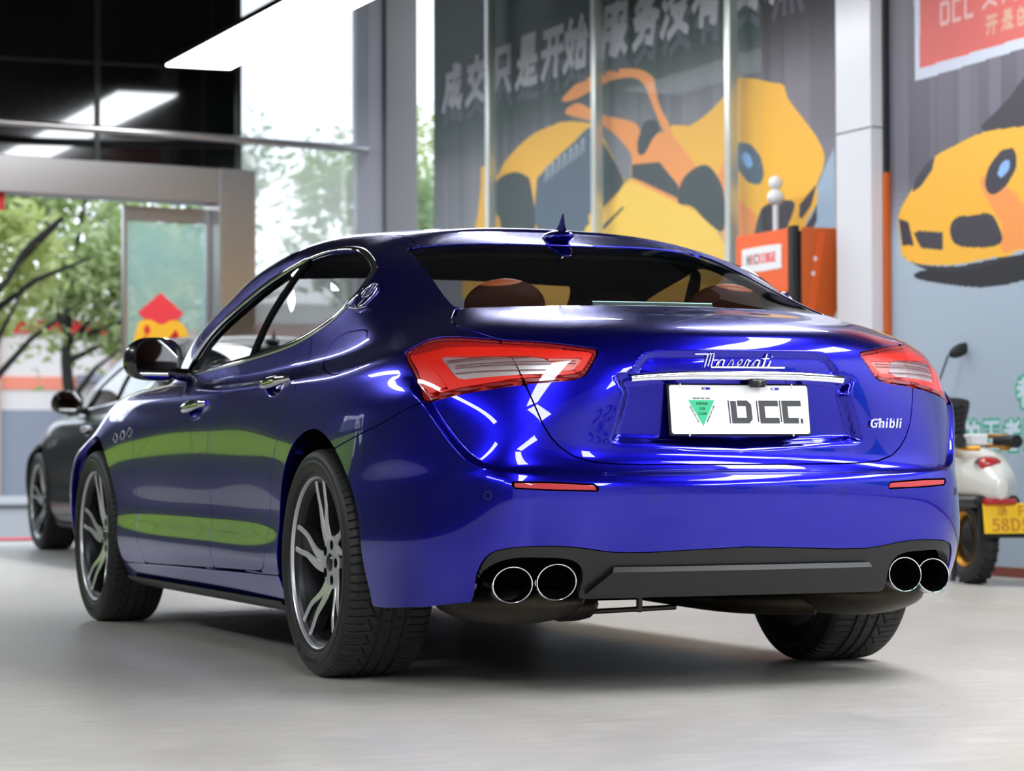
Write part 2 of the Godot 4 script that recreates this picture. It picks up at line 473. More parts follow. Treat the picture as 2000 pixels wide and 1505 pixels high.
func poster_short() -> StandardMaterial3D:
	var z0 := -5.93
	var H := 5.2
	var im := Image.create(int(5.93 * PXM), int(H * PXM), false, Image.FORMAT_RGB8)
	curtain(im, Color(0.46, 0.44, 0.48), Color(0.40, 0.38, 0.43), Color(0.66, 0.73, 0.79), 3.6, 2.35, 1.85, 9)
	im.fill_rect(Rect2i(0, int((H - 1.70) * PXM), im.get_width(), int(1.70 * PXM)), Color(0.66, 0.72, 0.78))
	var to := func(z: float, h: float) -> Vector2: return Vector2((z - z0) * PXM, (H - h) * PXM)
	var shapes := [
		[Color(0.10,0.10,0.13), [-5.63,1.7,-5.49,1.73,-5,1.71,-4.62,1.74,-4.49,1.75,-4.26,1.74,-4.27,1.64,-4.81,1.59,-5.39,1.65]],
		[Color(0.22,0.20,0.25), [-4.87,2.46,-4.72,2.56,-4.61,2.61,-4.48,2.69,-4.25,2.79,-4.08,2.77,-4.08,2.39]],
		[Color(0.97,0.72,0.20), [-5.8,2.07,-5.67,2.19,-5.52,2.28,-5.39,2.37,-5.18,2.41,-4.89,2.45,-4.48,2.44,-4.08,2.4,-4.09,1.7,-4.49,1.77,-4.62,1.75,-4.81,1.75,-5.19,1.74,-5.59,1.77,-5.76,1.83,-5.78,1.94]],
		[Color(0.97,0.60,0.30), [-4.91,2.16,-4.84,2.21,-4.54,2.08,-4.49,2.03,-4.09,1.95,-4.09,1.71,-4.49,1.78,-4.69,1.77,-4.69,1.91,-4.76,1.99]],
		[Color(0.22,0.20,0.25), [-4.59,2.18,-4.64,2.14,-4.71,2.11,-4.77,2.1,-4.82,2.11,-4.85,2.14,-4.86,2.17,-4.84,2.22,-4.81,2.26,-4.75,2.3,-4.69,2.33,-4.63,2.33,-4.58,2.33,-4.55,2.3,-4.54,2.26,-4.55,2.22]],
		[Color(0.55,0.72,0.95), [-4.63,2.21,-4.65,2.2,-4.67,2.19,-4.7,2.18,-4.71,2.19,-4.73,2.2,-4.73,2.21,-4.72,2.23,-4.71,2.24,-4.69,2.26,-4.67,2.27,-4.64,2.27,-4.62,2.27,-4.61,2.26,-4.61,2.24,-4.61,2.23]],
		[Color(0.22,0.20,0.25), [-5.64,2.19,-5.61,2.26,-5.48,2.34,-5.39,2.37,-5.42,2.3,-5.54,2.22]],
		[Color(0.22,0.20,0.25), [-5.17,2,-4.99,2,-4.84,2,-4.75,1.95,-4.71,1.82,-5.13,1.84,-5.23,1.93]],
		[Color(0.22,0.20,0.25), [-5.57,1.96,-5.31,1.93,-5.31,1.83,-5.55,1.86,-5.63,1.95]],
		[Color(0.22,0.20,0.25), [-5.8,2.05,-5.69,2.02,-5.63,1.88,-5.76,1.89]],
		[Color(0.16,0.15,0.2), [-5.76,1.84,-5.59,1.77,-5.19,1.73,-4.81,1.74,-4.62,1.75,-4.55,1.74,-5,1.7,-5.49,1.73]],
		[Color(0.80,0.82,0.88), [-5.61,3.49,-5.6,2.83,-4.47,2.86,-3.89,2.87,-3.89,3.19]],
		[Color(0.86,0.36,0.33), [-5.54,3.47,-5.55,2.9,-4.47,2.92,-3.89,2.93,-3.89,3.19]],
	]
	for s in shapes:
		var p := PackedVector2Array()
		for i in range(0, s[1].size(), 2): p.append(to.call(s[1][i], s[1][i + 1]))
		fill_poly(im, smooth(p, 4) if p.size() > 6 else p, s[0])
	fill_poly(im, PackedVector2Array([to.call(-5.61, 4.6), to.call(-5.61, 3.3), to.call(-2.4, 3.3), to.call(-2.4, 4.6)]), Color(0.80, 0.82, 0.88))
	fill_poly(im, PackedVector2Array([to.call(-5.54, 4.53), to.call(-5.54, 2.92), to.call(-2.47, 2.95), to.call(-2.47, 4.53)]), Color(0.84, 0.38, 0.35))
	for i in 3:     # DCC
		var a: Vector2 = to.call(-5.31 + i * 0.13, 3.12)
		for q in [[0, 0, 0, -17], [0, -17, 11, -17], [0, 0, 11, 0]]:
			line_on(im, a + Vector2(q[0], q[1]), a + Vector2(q[2], q[3]), 4, Color(0.86, 0.66, 0.65))
		if i == 0: line_on(im, a + Vector2(12, -1), a + Vector2(12, -16), 4, Color(0.86, 0.66, 0.65))
	for i in 4:
		brush(im, ["jiao", "zhi", "fu", "wu"][i], to.call(-4.88 + i * 0.2, 3.14), Vector2(0.16 * PXM, 0.13 * PXM), 3.5, Color(0.86, 0.66, 0.64), 0.0)
		brush(im, ["kai", "shi", "de", "you"][i], to.call(-4.84 + i * 0.16, 2.99), Vector2(0.12 * PXM, 0.10 * PXM), 3, Color(0.82, 0.62, 0.52), 0.0)
	# the green-edged words low on the wall
	for k in 2:
		for e in [["de", -5.10, 0.70], ["wang", -4.90, 0.70], ["zhe", -4.69, 0.70], ["fu", -4.48, 0.70], ["zhe", -4.56, 0.93], ["wu", -4.36, 0.93], ["de", -4.16, 0.93]]:
			brush(im, e[0], to.call(e[1], e[2]), Vector2(0.17 * PXM, 0.15 * PXM), 3.6 if k else 8.0, Color(0.82, 0.86, 0.92) if k else Color(0.22, 0.66, 0.52), 0.0)
	return print_material(im)

func floor_material() -> StandardMaterial3D:
	var m := mat(Color(1, 1, 1), 0.32, 0.0, 0.5)
	var n := FastNoiseLite.new()
	n.seed = 3
	n.frequency = 0.004
	n.fractal_octaves = 5
	var f := FastNoiseLite.new()
	f.seed = 8
	f.frequency = 0.03
	f.fractal_octaves = 3
	var S := 1024
	var im := Image.create(S, S, false, Image.FORMAT_RGB8)
	var ro := Image.create(S, S, false, Image.FORMAT_L8)
	for y in S:
		for x in S:
			var a := n.get_noise_2d(x, y * 1.0)
			var b := f.get_noise_2d(x * 0.45, y * 1.6)
			var v := 0.765 + 0.030 * a + 0.034 * smoothstep(0.08, 0.40, b) - 0.018 * smoothstep(0.15, 0.5, -b)
			im.set_pixel(x, y, Color(v, v * 0.972, v * 0.928))
			var q := 0.36 + 0.05 * a + 0.03 * b
			ro.set_pixel(x, y, Color(q, q, q))
	var r := RandomNumberGenerator.new()
	r.seed = 4
	for k in 60:       # specks and scuffs
		var x := r.randi_range(0, S - 12)
		var y := r.randi_range(0, S - 4)
		var d := r.randf_range(0.35, 0.62)
		im.fill_rect(Rect2i(x, y, r.randi_range(1, 5), r.randi_range(1, 2)), Color(d, d * 0.93, d * 0.82))
	im.generate_mipmaps()
	ro.generate_mipmaps()
	m.albedo_texture = ImageTexture.create_from_image(im)
	m.roughness = 1.0
	m.roughness_texture = ImageTexture.create_from_image(ro)
	m.uv1_triplanar = true
	m.uv1_world_triplanar = true
	m.uv1_scale = Vector3(0.28, 0.28, 0.28)
	return m

func more_materials() -> void:
	M.floor = floor_material()
	M.ceil = mat(Color(0.14, 0.14, 0.15), 0.8)
	M.light = glow(Color(0.96, 0.98, 1.0), GLOW)
	M.wall = mat(Color(0.80, 0.80, 0.83), 0.6)
	M.wall_grey = mat(Color(0.60, 0.60, 0.63), 0.6)
	M.wall_dark = mat(Color(0.24, 0.25, 0.27), 0.6)
	M.column_dark = mat(Color(0.47, 0.46, 0.46), 0.5)
	M.steel = mat(Color(0.66, 0.65, 0.65), 0.30, 0.85)
	M.steel_light = mat(Color(0.80, 0.82, 0.80), 0.32, 0.6)
	M.column_white = coat(mat(Color(0.86, 0.86, 0.88), 0.45), 0.3, 0.2)
	M.black_glass = coat(mat(Color(0.012, 0.014, 0.016), 0.10), 1.0, 0.0)
	M.pane = glass(Color(0.55, 0.75, 0.72), 0.05)
	M.pane.metallic_specular = 0.06
	M.pane_green = glass(Color(0.66, 0.80, 0.79), 0.38)
	M.pane_milky = glass(Color(0.93, 0.96, 0.95), 0.30)
	M.seam = mat(Color(0.10, 0.13, 0.125), 0.5)
	M.orange = mat(Color(0.92, 0.38, 0.12), 0.4)
	M.orange_dark = mat(Color(0.80, 0.36, 0.10), 0.4)
	M.white = mat(Color(0.90, 0.90, 0.90), 0.4)
	M.red = mat(Color(0.86, 0.12, 0.14), 0.55)
	M.red_paper = mat(Color(0.90, 0.22, 0.26), 0.55)
	M.gold = mat(Color(0.95, 0.72, 0.16), 0.5)
	M.gold_metal = mat(Color(0.85, 0.60, 0.22), 0.35, 0.8)
	M.yellow = mat(Color(0.98, 0.78, 0.05), 0.45)
	M.skirting = mat(Color(0.50, 0.24, 0.20), 0.6)
	M.lime = mat(Color(0.74, 0.95, 0.02), 0.4)
	M.navy = mat(Color(0.12, 0.13, 0.20), 0.6)
	M.teal = mat(Color(0.10, 0.62, 0.52), 0.5)
	M.ink = mat(Color(0.07, 0.07, 0.08), 0.5)
	M.ivory = coat(mat(Color(0.88, 0.87, 0.83), 0.35), 0.8, 0.03)
	M.tail_red = coat(mat(Color(0.72, 0.04, 0.05), 0.25), 1.0, 0.03)
	M.seat_mesh = mat(Color(0.16, 0.16, 0.15), 0.7)
	M.bark = mat(Color(0.14, 0.12, 0.10), 0.85)
	M.asphalt = mat(Color(0.50, 0.49, 0.48), 0.85)
	M.house = mat(Color(0.88, 0.84, 0.81), 0.8)
	M.house_orange = mat(Color(0.93, 0.55, 0.44), 0.8)
	M.house_grey = mat(Color(0.55, 0.56, 0.60), 0.8)
	M.pipe = mat(Color(0.72, 0.62, 0.55), 0.7)
	M.leaf_dark = mat(Color(0.10, 0.16, 0.10), 0.8)
	for i in 3:
		var lf := mat([Color(0.54, 0.58, 0.40), Color(0.62, 0.65, 0.42), Color(0.44, 0.51, 0.38)][i], 0.55)
		lf.backlight_enabled = true
		lf.backlight = [Color(0.55, 0.62, 0.32), Color(0.65, 0.68, 0.38), Color(0.42, 0.5, 0.3)][i]
		M["leaf%d" % i] = lf

const GLOW := 10.0
const AREA := 3.0
# the shop front: its own axis s runs along it, h upwards, d towards the street
var FO := Vector3(0.77, 0, -13.7)
var FW := Vector3(0.97815, 0, -0.20791)
var FD := Vector3(-0.20791, 0, -0.97815)

func front(s: float, h: float, d := 0.0) -> Vector3:
	return FO + FW * s + Vector3.UP * h + FD * d

func front_box(g: Geo, s0: float, s1: float, h0: float, h1: float, d0: float, d1: float, b := 0.0) -> Geo:
	return g_box(g, front((s0 + s1) * 0.5, (h0 + h1) * 0.5, (d0 + d1) * 0.5), Vector3(s1 - s0, h1 - h0, d1 - d0), b, Basis(FW, Vector3.UP, -FD))

func box_of(x0: float, x1: float, y0: float, y1: float, z0: float, z1: float, b := 0.0, g: Geo = null) -> Geo:
	if g == null: g = Geo.new()
	return g_box(g, Vector3(x0 + x1, y0 + y1, z0 + z1) * 0.5, Vector3(x1 - x0, y1 - y0, z1 - z0), b)

func sheet(z0: float, z1: float, y0: float, y1: float, x: float) -> Geo:
	# a printed sheet on the wall beside the sedan, seen from the room
	var g := Geo.new()
	var n := Vector3(-1, 0, 0)
	g.tri(Vector3(x, y0, z0), Vector3(x, y0, z1), Vector3(x, y1, z1), n, n, n, Vector2(0, 1), Vector2(1, 1), Vector2(1, 0))
	g.tri(Vector3(x, y0, z0), Vector3(x, y1, z1), Vector3(x, y1, z0), n, n, n, Vector2(0, 1), Vector2(1, 0), Vector2(0, 0))
	box_of(x + 0.001, x + 0.008, y0, y1, z0, z1, 0.0, g)
	return g

func light_strip(x: float, z: float, w: float, l: float, k: int, turn := 0.0) -> void:
	var Y := 3.86
	var t := thing("ceiling_light", "long white light box hanging below the dark ceiling, a few added as room light", "light", Vector3(x, Y, z), -turn, "hanging light boxes")
	obj("light_housing", box_of(-w / 2 - 0.012, w / 2 + 0.012, 0.012, 0.06, -l / 2 - 0.012, l / 2 + 0.012, 0.005), M.ink, t)
	obj("light_diffuser", box_of(-w / 2, w / 2, 0.0, 0.014, -l / 2, l / 2, 0.003), M.light, t)
	for e in [-1.0, 1.0]:
		var p := Vector3(0, 0.05, e * l * 0.4) if l > w else Vector3(e * w * 0.4, 0.05, 0)
		obj("light_cable", g_tube(Geo.new(), [p, p + Vector3(0, 1.30, 0)], 0.004, 5), M.ink, t)
	var a := AreaLight3D.new()
	a.name = "strip_light_%d" % k
	a.area_size = Vector2(w, l)
	a.light_energy = AREA * w * l
	a.light_color = Color(0.97, 0.985, 1.0)
	a.shadow_enabled = true
	a.rotation = Vector3(-PI / 2, -turn, 0)
	a.position = Vector3(x, Y - 0.012, z)
	add_child(a)

func room() -> void:
	# ---------------------------------------------------------------- lamps
	var k := 0
	# each: x, z, length, turn; unseen pair by the right wall added as fill
	for e in [[2.34, -11.42, 4.0, 0.0], [2.34, -7.36, 4.0, 0.0], [1.8, 2.4, 4.0, 0.0], [2.95, -3.5, 2.2, 0.75], [3.4, 3.2, 4.0, 0.0], [3.4, 7.6, 4.0, 0.0], [-2.35, -9.0, 4.2, -0.165], [-5.5, -6.8, 4.0, 0.0], [-6.6, -1.0, 4.0, 0.0], [-6.5, 4.2, 4.0, 0.0], [-3.5, 9.0, 4.0, 0.0], [-2.5, 5.0, 3.6, 0.52], [0.4, 9.6, 4.0, 0.0], [-7.4, 9.4, 4.0, 0.0]]:
		light_strip(e[0], e[1], 0.16 if e[3] < 0.0 else 0.54, e[2], k, e[3])
		k += 1
	# ---------------------------------------------------------------- shell of the room
	struct("floor", box_of(-9.0, 4.7, -0.2, 0.0, -13.2, 13.0), M.floor)
	# strip of floor up to the angled shop front
	var fg := Geo.new()
	g_prism(fg, pv([-9.0, 13.2, 4.7, 13.2, 4.95, 14.55, -9.0, 11.6]), Transform3D(Basis(Vector3.RIGHT, Vector3(0, 0, -1), Vector3.UP), Vector3(0, -0.2, 0)), 0.199)
	struct("floor_edge", fg, M.floor)
	struct("ceiling", box_of(-9.2, 5.2, 5.2, 5.4, -15.0, 13.2), M.ceil)
	struct("wall_right", box_of(4.5, 4.7, 0.0, 5.2, -13.65, 13.0), M.wall)
	struct("wall_left", box_of(-9.2, -9.0, 0.0, 5.2, -12.0, 13.0), M.wall_dark)
	struct("wall_back", box_of(-9.2, 4.7, 0.0, 5.2, 13.0, 13.2), M.wall)
	struct("baseboard_right", box_of(4.482, 4.5, 0.0, 0.055, -5.9, 13.0, 0.004), M.skirting)
	# ---------------------------------------------------------------- wall beside the sedan
	var a := obj("wall_banner", sheet(-13.65, -6.35, 0.0, 5.2, 4.490), poster_long())
	tag(a, "wide printed banner with yellow sports cars and silver slanted lettering", "banner")
	var b := obj("wall_banner", sheet(-5.93, 0.0, 0.0, 5.2, 4.490), poster_short())
	tag(b, "printed banner with one yellow sports car nose below a red panel", "banner")
	var pil := struct("trim_1", box_of(4.38, 4.5, 0.0, 2.595, -6.35, -5.93, 0.004), M.column_white)
	struct("pillar_panel", box_of(4.38, 4.5, 2.603, 5.2, -6.35, -5.93, 0.004), M.column_white, pil)
	var edge := obj("banner_edge_post", box_of(4.455, 4.488, 0.0, 2.33, -5.93, -5.885, 0.004), M.orange_dark)
	tag(edge, "slim orange post standing against the white wall pillar", "post")
	obj("post_extension", box_of(4.458, 4.486, 2.33, 5.2, -5.93, -5.895, 0.003), M.seam, edge)
	for z in [-12.09, -9.97, -7.79]:
		var t := thing("partition_post", "pale steel post of the glass screen before the banner", "post", Vector3(4.40, 0, z), 0.0, "posts of the glass screen")
		obj("post_shaft", box_of(-0.035, 0.035, 0.0, 5.2, -0.035, 0.035, 0.006), M.steel_light, t)
		obj("post_shoe", box_of(-0.05, 0.05, 0.0, 0.06, -0.05, 0.05, 0.006), M.steel, t)
	for z in [[-13.6, -12.13, "in the bay by the shop front"], [-12.05, -10.01, "between the first two steel posts"], [-9.93, -7.83, "between the last two steel posts"], [-7.75, -7.36, "beside the vending cabinet"]]:
		var t := obj("screen_pane", box_of(4.395, 4.405, 0.04, 5.18, z[0], z[1], 0.001), M.pane)
		tag(t, "clear glass pane of the screen before the banner, " + z[2], "glass pane")
	# ---------------------------------------------------------------- shop front
	var wf := struct("wall_front", front_box(Geo.new(), -7.6, -3.6, 0.0, 5.2, 0.0, 0.2), M.wall_dark)
	struct("wall_piece", front_box(Geo.new(), -10.2, -9.4, 0.0, 5.2, 0.0, 0.2), M.wall_dark, wf)
	struct("wall_piece", front_box(Geo.new(), -9.4, -7.6, 0.0, 0.6, 0.0, 0.2), M.wall_dark, wf)
	struct("wall_piece", front_box(Geo.new(), -9.4, -7.6, 2.3, 5.2, 0.0, 0.2), M.wall_dark, wf)
	struct("window_2", front_box(Geo.new(), -9.4, -7.6, 0.6, 2.3, 0.09, 0.10), M.pane_milky)
	var beam := obj("portal_beam", front_box(Geo.new(), -3.6, 1.92, 2.80, 3.10, -0.12, 0.16, 0.008), M.steel)
	tag(beam, "brushed steel beam over the open doorway", "beam")
	var post := obj("portal_post", front_box(Geo.new(), 1.92, 2.27, 0.0, 3.10, -0.14, 0.16, 0.008), M.steel)
	tag(post, "broad brushed steel post at the edge of the doorway", "post")
	var tr := thing("transom_window", "black glass transom above the steel portal, mirroring the light boxes", "window")
	for q in [[-4.2, -0.70, 3.06, 5.2], [-0.69, 1.67, 3.06, 3.97], [-0.69, 1.67, 3.99, 5.2], [1.71, 2.90, 3.11, 3.97], [1.71, 2.90, 3.99, 5.2]]:
		obj("pane", box_of(q[0], q[1], q[2], q[3], -14.27, -14.25, 0.002), M.black_glass, tr)
	obj("seam", box_of(1.665, 1.715, 3.11, 5.2, -14.265, -14.238, 0.003), M.seam, tr)
	obj("seam", box_of(-0.70, 2.90, 3.965, 3.995, -14.265, -14.242, 0.003), M.seam, tr)
	obj("frame", box_of(2.895, 2.945, 3.11, 5.2, -14.28, -14.22, 0.004), M.seam, tr)
	var rod := obj("tie_rod", g_tube(Geo.new(), [front(-3.6, 3.375, -0.10), front(3.40, 3.35, -0.10)], 0.034, 12), M.steel)
	tag(rod, "thin steel tie rod running across the shop front above the portal", "rod")
	var win := struct("window_1", front_box(Geo.new(), 2.27, 3.42, 0.06, 5.2, 0.12, 0.13), M.pane_milky)
	struct("window_frame", front_box(Geo.new(), 2.27, 3.42, 0.0, 0.06, -0.02, 0.06, 0.004), M.steel, win)
	struct("window_pane", front_box(Geo.new(), 3.94, 4.30, 0.06, 5.2, 0.02, 0.03), M.pane, win)
	var col := struct("trim_2", front_box(Geo.new(), 3.59, 3.92, 0.0, 2.30, -0.10, 0.2, 0.006), M.column_dark)
	struct("column_panel", front_box(Geo.new(), 3.59, 3.92, 2.31, 5.2, -0.10, 0.2, 0.006), M.column_dark, col)
	struct("column_return", front_box(Geo.new(), 3.42, 3.585, 0.0, 5.2, -0.06, 0.2, 0.006), M.wall_grey, col)
	# sliding glass leaf with the New Year paper
	var leaf := thing("door_leaf", "greenish glass sliding door leaf in a thin steel frame", "door")
	obj("door_pane", front_box(Geo.new(), 1.14, 1.90, 0.05, 2.64, 0.05, 0.062), M.pane_green, leaf)
	for q in [[1.11, 1.15, 0.0, 2.76], [1.885, 1.92, 0.0, 2.76], [1.15, 1.885, 2.64, 2.76], [1.15, 1.885, 0.0, 0.06]]:
		obj("door_frame", front_box(Geo.new(), q[0], q[1], q[2], q[3], 0.03, 0.08, 0.004), M.steel, leaf)
	var pf := Transform3D(Basis(FW, Vector3.UP, -FD), front(1.46, 1.87, 0.046))
	var dia := obj("paper_diamond", g_prism(Geo.new(), pv([0.0, 0.17, 0.21, 0.0, 0.0, -0.2, -0.21, 0.0]), pf, 0.003), M.red_paper)
	tag(dia, "red paper diamond stuck on the glass door leaf", "decoration")
	var lion := thing("paper_lion", "gold and red paper ornament below the red diamond on the glass", "decoration")
	obj("paper", g_prism(Geo.new(), smooth(pv([-0.24, -0.16, -0.20, -0.04, -0.10, -0.02, 0.0, -0.06, 0.10, -0.02, 0.20, -0.05, 0.26, -0.18, 0.24, -0.36, -0.24, -0.36]), 3), Transform3D(pf.basis, front(1.46, 1.83, 0.042)), 0.003), M.gold, lion)
	var rng := RandomNumberGenerator.new()
	rng.seed = 11
	for i in 11:
		var c := Vector2(rng.randf_range(-0.18, 0.18), rng.randf_range(-0.30, -0.10))
		obj("paper_spot", g_prism(Geo.new(), smooth(pv([c.x - 0.03, c.y, c.x, c.y + 0.05, c.x + 0.03, c.y, c.x, c.y - 0.04]), 3), Transform3D(pf.basis, front(1.46, 1.83, 0.0385)), 0.003), M.red, lion)
	var rib := obj("door_streamer", front_box(Geo.new(), -0.30, 0.028, 2.66, 2.80, -0.02, 0.0, 0.003), M.red)
	tag(rib, "red paper streamer hanging under the steel portal beam", "decoration")
	var mat_ := obj("entrance_carpet", front_box(Geo.new(), -3.5, 1.9, 0.0, 0.012, -0.35, 0.02, 0.003), M.red_paper)
	tag(mat_, "red carpet strip along the doorway threshold", "carpet")
	street()
	mirrored_things()

func leaf_cloud(c: Vector3, r: Vector3, n: int, size: float, sd: int, hole := 0.0) -> Geo:
	var g := Geo.new()
	var rg := RandomNumberGenerator.new()
	rg.seed = sd
	var blobs := []
	for i in 26:
		var d := Vector3(rg.randf_range(-1, 1), rg.randf_range(-1, 1), rg.randf_range(-1, 1))
		if d.length() > 1.0: d = d.normalized() * rg.randf_range(0.6, 1.0)
		blobs.append([c + d * r, rg.randf_range(0.16, 0.34)])
	for i in n:
		var b: Array = blobs[rg.randi_range(0, 25)]
		var d := Vector3(rg.randfn(), rg.randfn(), rg.randfn()) * 0.5
		var p: Vector3 = b[0] + d * r * float(b[1]) * 1.5
		var a := Vector3(rg.randfn(), rg.randfn() * 0.6, rg.randfn()).normalized()
		var e := a.cross(Vector3(rg.randfn(), rg.randfn(), rg.randfn())).normalized()
		var s := size * rg.randf_range(0.6, 1.3)
		var nn := a.cross(e)
		g.tri(p - a * s, p + e * s * 0.45, p + a * s, nn, nn, nn)
		g.tri(p - a * s, p + a * s, p - e * s * 0.45, nn, nn, nn)
	return g

func tree(label: String, at: Vector3, h: float, r: Vector3, n: int, m: Material, sd: int) -> void:
	var t := thing("street_tree", label, "tree", at, 0.0, "street trees beyond the doorway")
	var rg := RandomNumberGenerator.new()
	rg.seed = sd
	var g := Geo.new()
	g_tube(g, smooth3([Vector3.ZERO, Vector3(0.08, h * 0.3, 0.05), Vector3(-0.05, h * 0.6, 0), Vector3(0.05, h, 0)], 4), [0.10, 0.10, 0.095, 0.09, 0.09, 0.085, 0.08, 0.075, 0.07, 0.06, 0.05, 0.04, 0.03], 8)
	for i in 7:
		var y := h * rg.randf_range(0.42, 0.85)
		var d := Vector3(rg.randf_range(-1, 1), rg.randf_range(0.2, 0.7), rg.randf_range(-1, 1)).normalized()
		var l := rg.randf_range(1.0, 2.0)
		g_tube(g, [Vector3(0, y, 0), Vector3(0, y, 0) + d * l * 0.5 + Vector3(0, 0.1, 0), Vector3(0, y, 0) + d * l], [0.045, 0.03, 0.012], 6)
	obj("trunk", g, M.bark, t)
	obj("foliage", leaf_cloud(Vector3(0, h, 0), r, n, 0.085, sd), m, t)

func street() -> void:
	struct("ground", box_of(-40.0, 60.0, -0.35, -0.20, -80.0, -13.0), M.asphalt)
	# white store house with red and orange bands
	var hs := thing("street_building", "white store building with red roof band and orange stripe", "building", Vector3(4.0, 0, -36.0), 0.0)
	obj("wall", box_of(-14.0, 14.0, 0.0, 2.69, -3.0, 0.0), M.house, hs)
	obj("roof", box_of(-14.2, 14.2, 2.91, 3.25, -3.2, 0.25), M.house, hs)
	obj("roof_band", box_of(-14.05, 14.05, 2.69, 2.91, -3.0, 0.06), M.red, hs)
	obj("stripe", box_of(-14.0, 2.4, 1.76, 1.97, 0.0, 0.03), M.house_orange, hs)
	obj("plinth", box_of(-14.0, 14.0, 0.0, 1.42, 0.0, 0.05), M.house_grey, hs)
	for i in 14:
		obj("downpipe", box_of(-13.0 + i * 2.0, -12.87 + i * 2.0, 0.0, 2.69, 0.0, 0.14, 0.01), M.pipe, hs)
	obj("canopy", box_of(2.4, 5.0, 1.88, 2.0, 0.0, 1.0), M.house_grey, hs)
	tree("leafy street tree spreading over the red roof band", Vector3(3.9, -0.2, -25.2), 3.45, Vector3(1.25, 1.25, 1.1), 4600, M.leaf0, 21)
	tree("light green street tree with a dark slanting branch", Vector3(1.9, -0.2, -20.6), 2.95, Vector3(0.75, 0.75, 0.7), 1500, M.leaf1, 22)
	tree("dark green street tree seen through the glass door leaf", Vector3(6.6, -0.2, -30.0), 4.2, Vector3(1.3, 1.6, 1.2), 4600, M.leaf2, 23)
	tree("pale street tree behind the tall side window", Vector3(7.9, -0.2, -25.5), 3.7, Vector3(1.3, 1.2, 1.2), 4600, M.leaf0, 24)
	tree("far street tree between the window and the grey column", Vector3(11.0, -0.2, -31.0), 4.4, Vector3(1.7, 1.5, 1.2), 4600, M.leaf1, 25)
	var hd := thing("added_hedge", "unseen dark leafy row added outside to darken what the flanks mirror", "added_hedge", Vector3(-6.4, -0.2, -19.4))  # out of view, added so the car flanks mirror less bright street
	obj("added_hedge_foliage", leaf_cloud(Vector3(0, 1.6, 0), Vector3(6.0, 1.6, 0.6), 12000, 0.10, 31), M.leaf_dark, hd)
	obj("added_hedge_core", box_of(-5.8, 6.0, 0.0, 2.9, -0.35, 0.35, 0.1), M.leaf_dark, hd)
	var br := obj("bare_branch", g_tube(Geo.new(), smooth3([Vector3(1.1, 1.9, -18.6), Vector3(1.72, 2.32, -18.6), Vector3(1.98, 2.72, -18.6), Vector3(2.35, 3.05, -18.6)], 5), 0.03, 8), M.bark)
	tag(br, "bare dark branch crossing the open doorway", "branch")
	var bo := obj("street_bollard", g_lathe(Geo.new(), [Vector2(0.0, 1.1), Vector2(0.09, 1.08), Vector2(0.10, 1.0), Vector2(0.10, -0.2)], Transform3D(Basis.IDENTITY, Vector3(0.28, 0, -16.0)), 20, 0, TAU, -1.0), M.navy)
	tag(bo, "dark navy bollard outside the doorway", "bollard")

func mirrored_things() -> void:
	# what the sedan's polished sides and tail mirror: the bay's other half
	var c := thing("tool_bench", "long lime green workshop bench on a dark plinth", "bench", Vector3(-3.1, 0, -8.0))
	obj("cabinet", box_of(-0.35, 0.35, 0.50, 0.90, -4.2, 4.2, 0.02), M.lime, c)
	obj("plinth", box_of(-0.28, 0.28, 0.0, 0.50, -4.1, 4.1, 0.01), M.navy, c)
	obj("worktop", box_of(-0.38, 0.38, 0.90, 0.95, -4.25, 4.25, 0.01), M.ink, c)
	for i in 8:
		obj("drawer", box_of(0.35, 0.358, 0.53, 0.87, -4.1 + i * 1.03, -3.15 + i * 1.03, 0.004), M.lime, c)
	# club signs on the wall behind the camera and on the long wall
	var n := 0
	for at in [Vector3(1.2, 2.1, 12.99), Vector3(-4.0, 2.1, 12.99)]:
		var s := thing("club_sign", ["dark club letters on the back wall beside the banner wall", "dark club letters on the back wall away from the banners"][n], "sign", at, PI)
		put_text("sign_letters", "DCC", 1.0, 0.02, M.ink, s, Transform3D(Basis.IDENTITY, Vector3(0, 0, 0.012)))
		put_text("sign_words", "DREAM CAR CLUB", 0.28, 0.02, M.ink, s, Transform3D(Basis.IDENTITY, Vector3(0, -0.62, 0.012)))
		n += 1
	n = 0
	for z in [4.6, 7.4, 10.2]:
		var t := thing("triangle_sign", ["teal club triangle on the long wall, first past the banner", "teal club triangle on the long wall, second past the banner", "teal club triangle on the long wall, third past the banner"][n], "sign", Vector3(4.49, 1.9, z), -PI / 2)
		obj("triangle", g_prism(Geo.new(), pv([-0.75, 0.6, 0.75, 0.6, 0.0, -0.75]), Transform3D(Basis.IDENTITY, Vector3(0, 0, 0.0)), 0.02), M.teal, t)
		var row := 0
		for wd in ["DREAM", "CAR", "CLUB"]:
			put_text("triangle_words", wd, 0.24, 0.006, M.ink, t, Transform3D(Basis.IDENTITY, Vector3(0, 0.40 - row * 0.27, 0.022)))
			row += 1
		n += 1

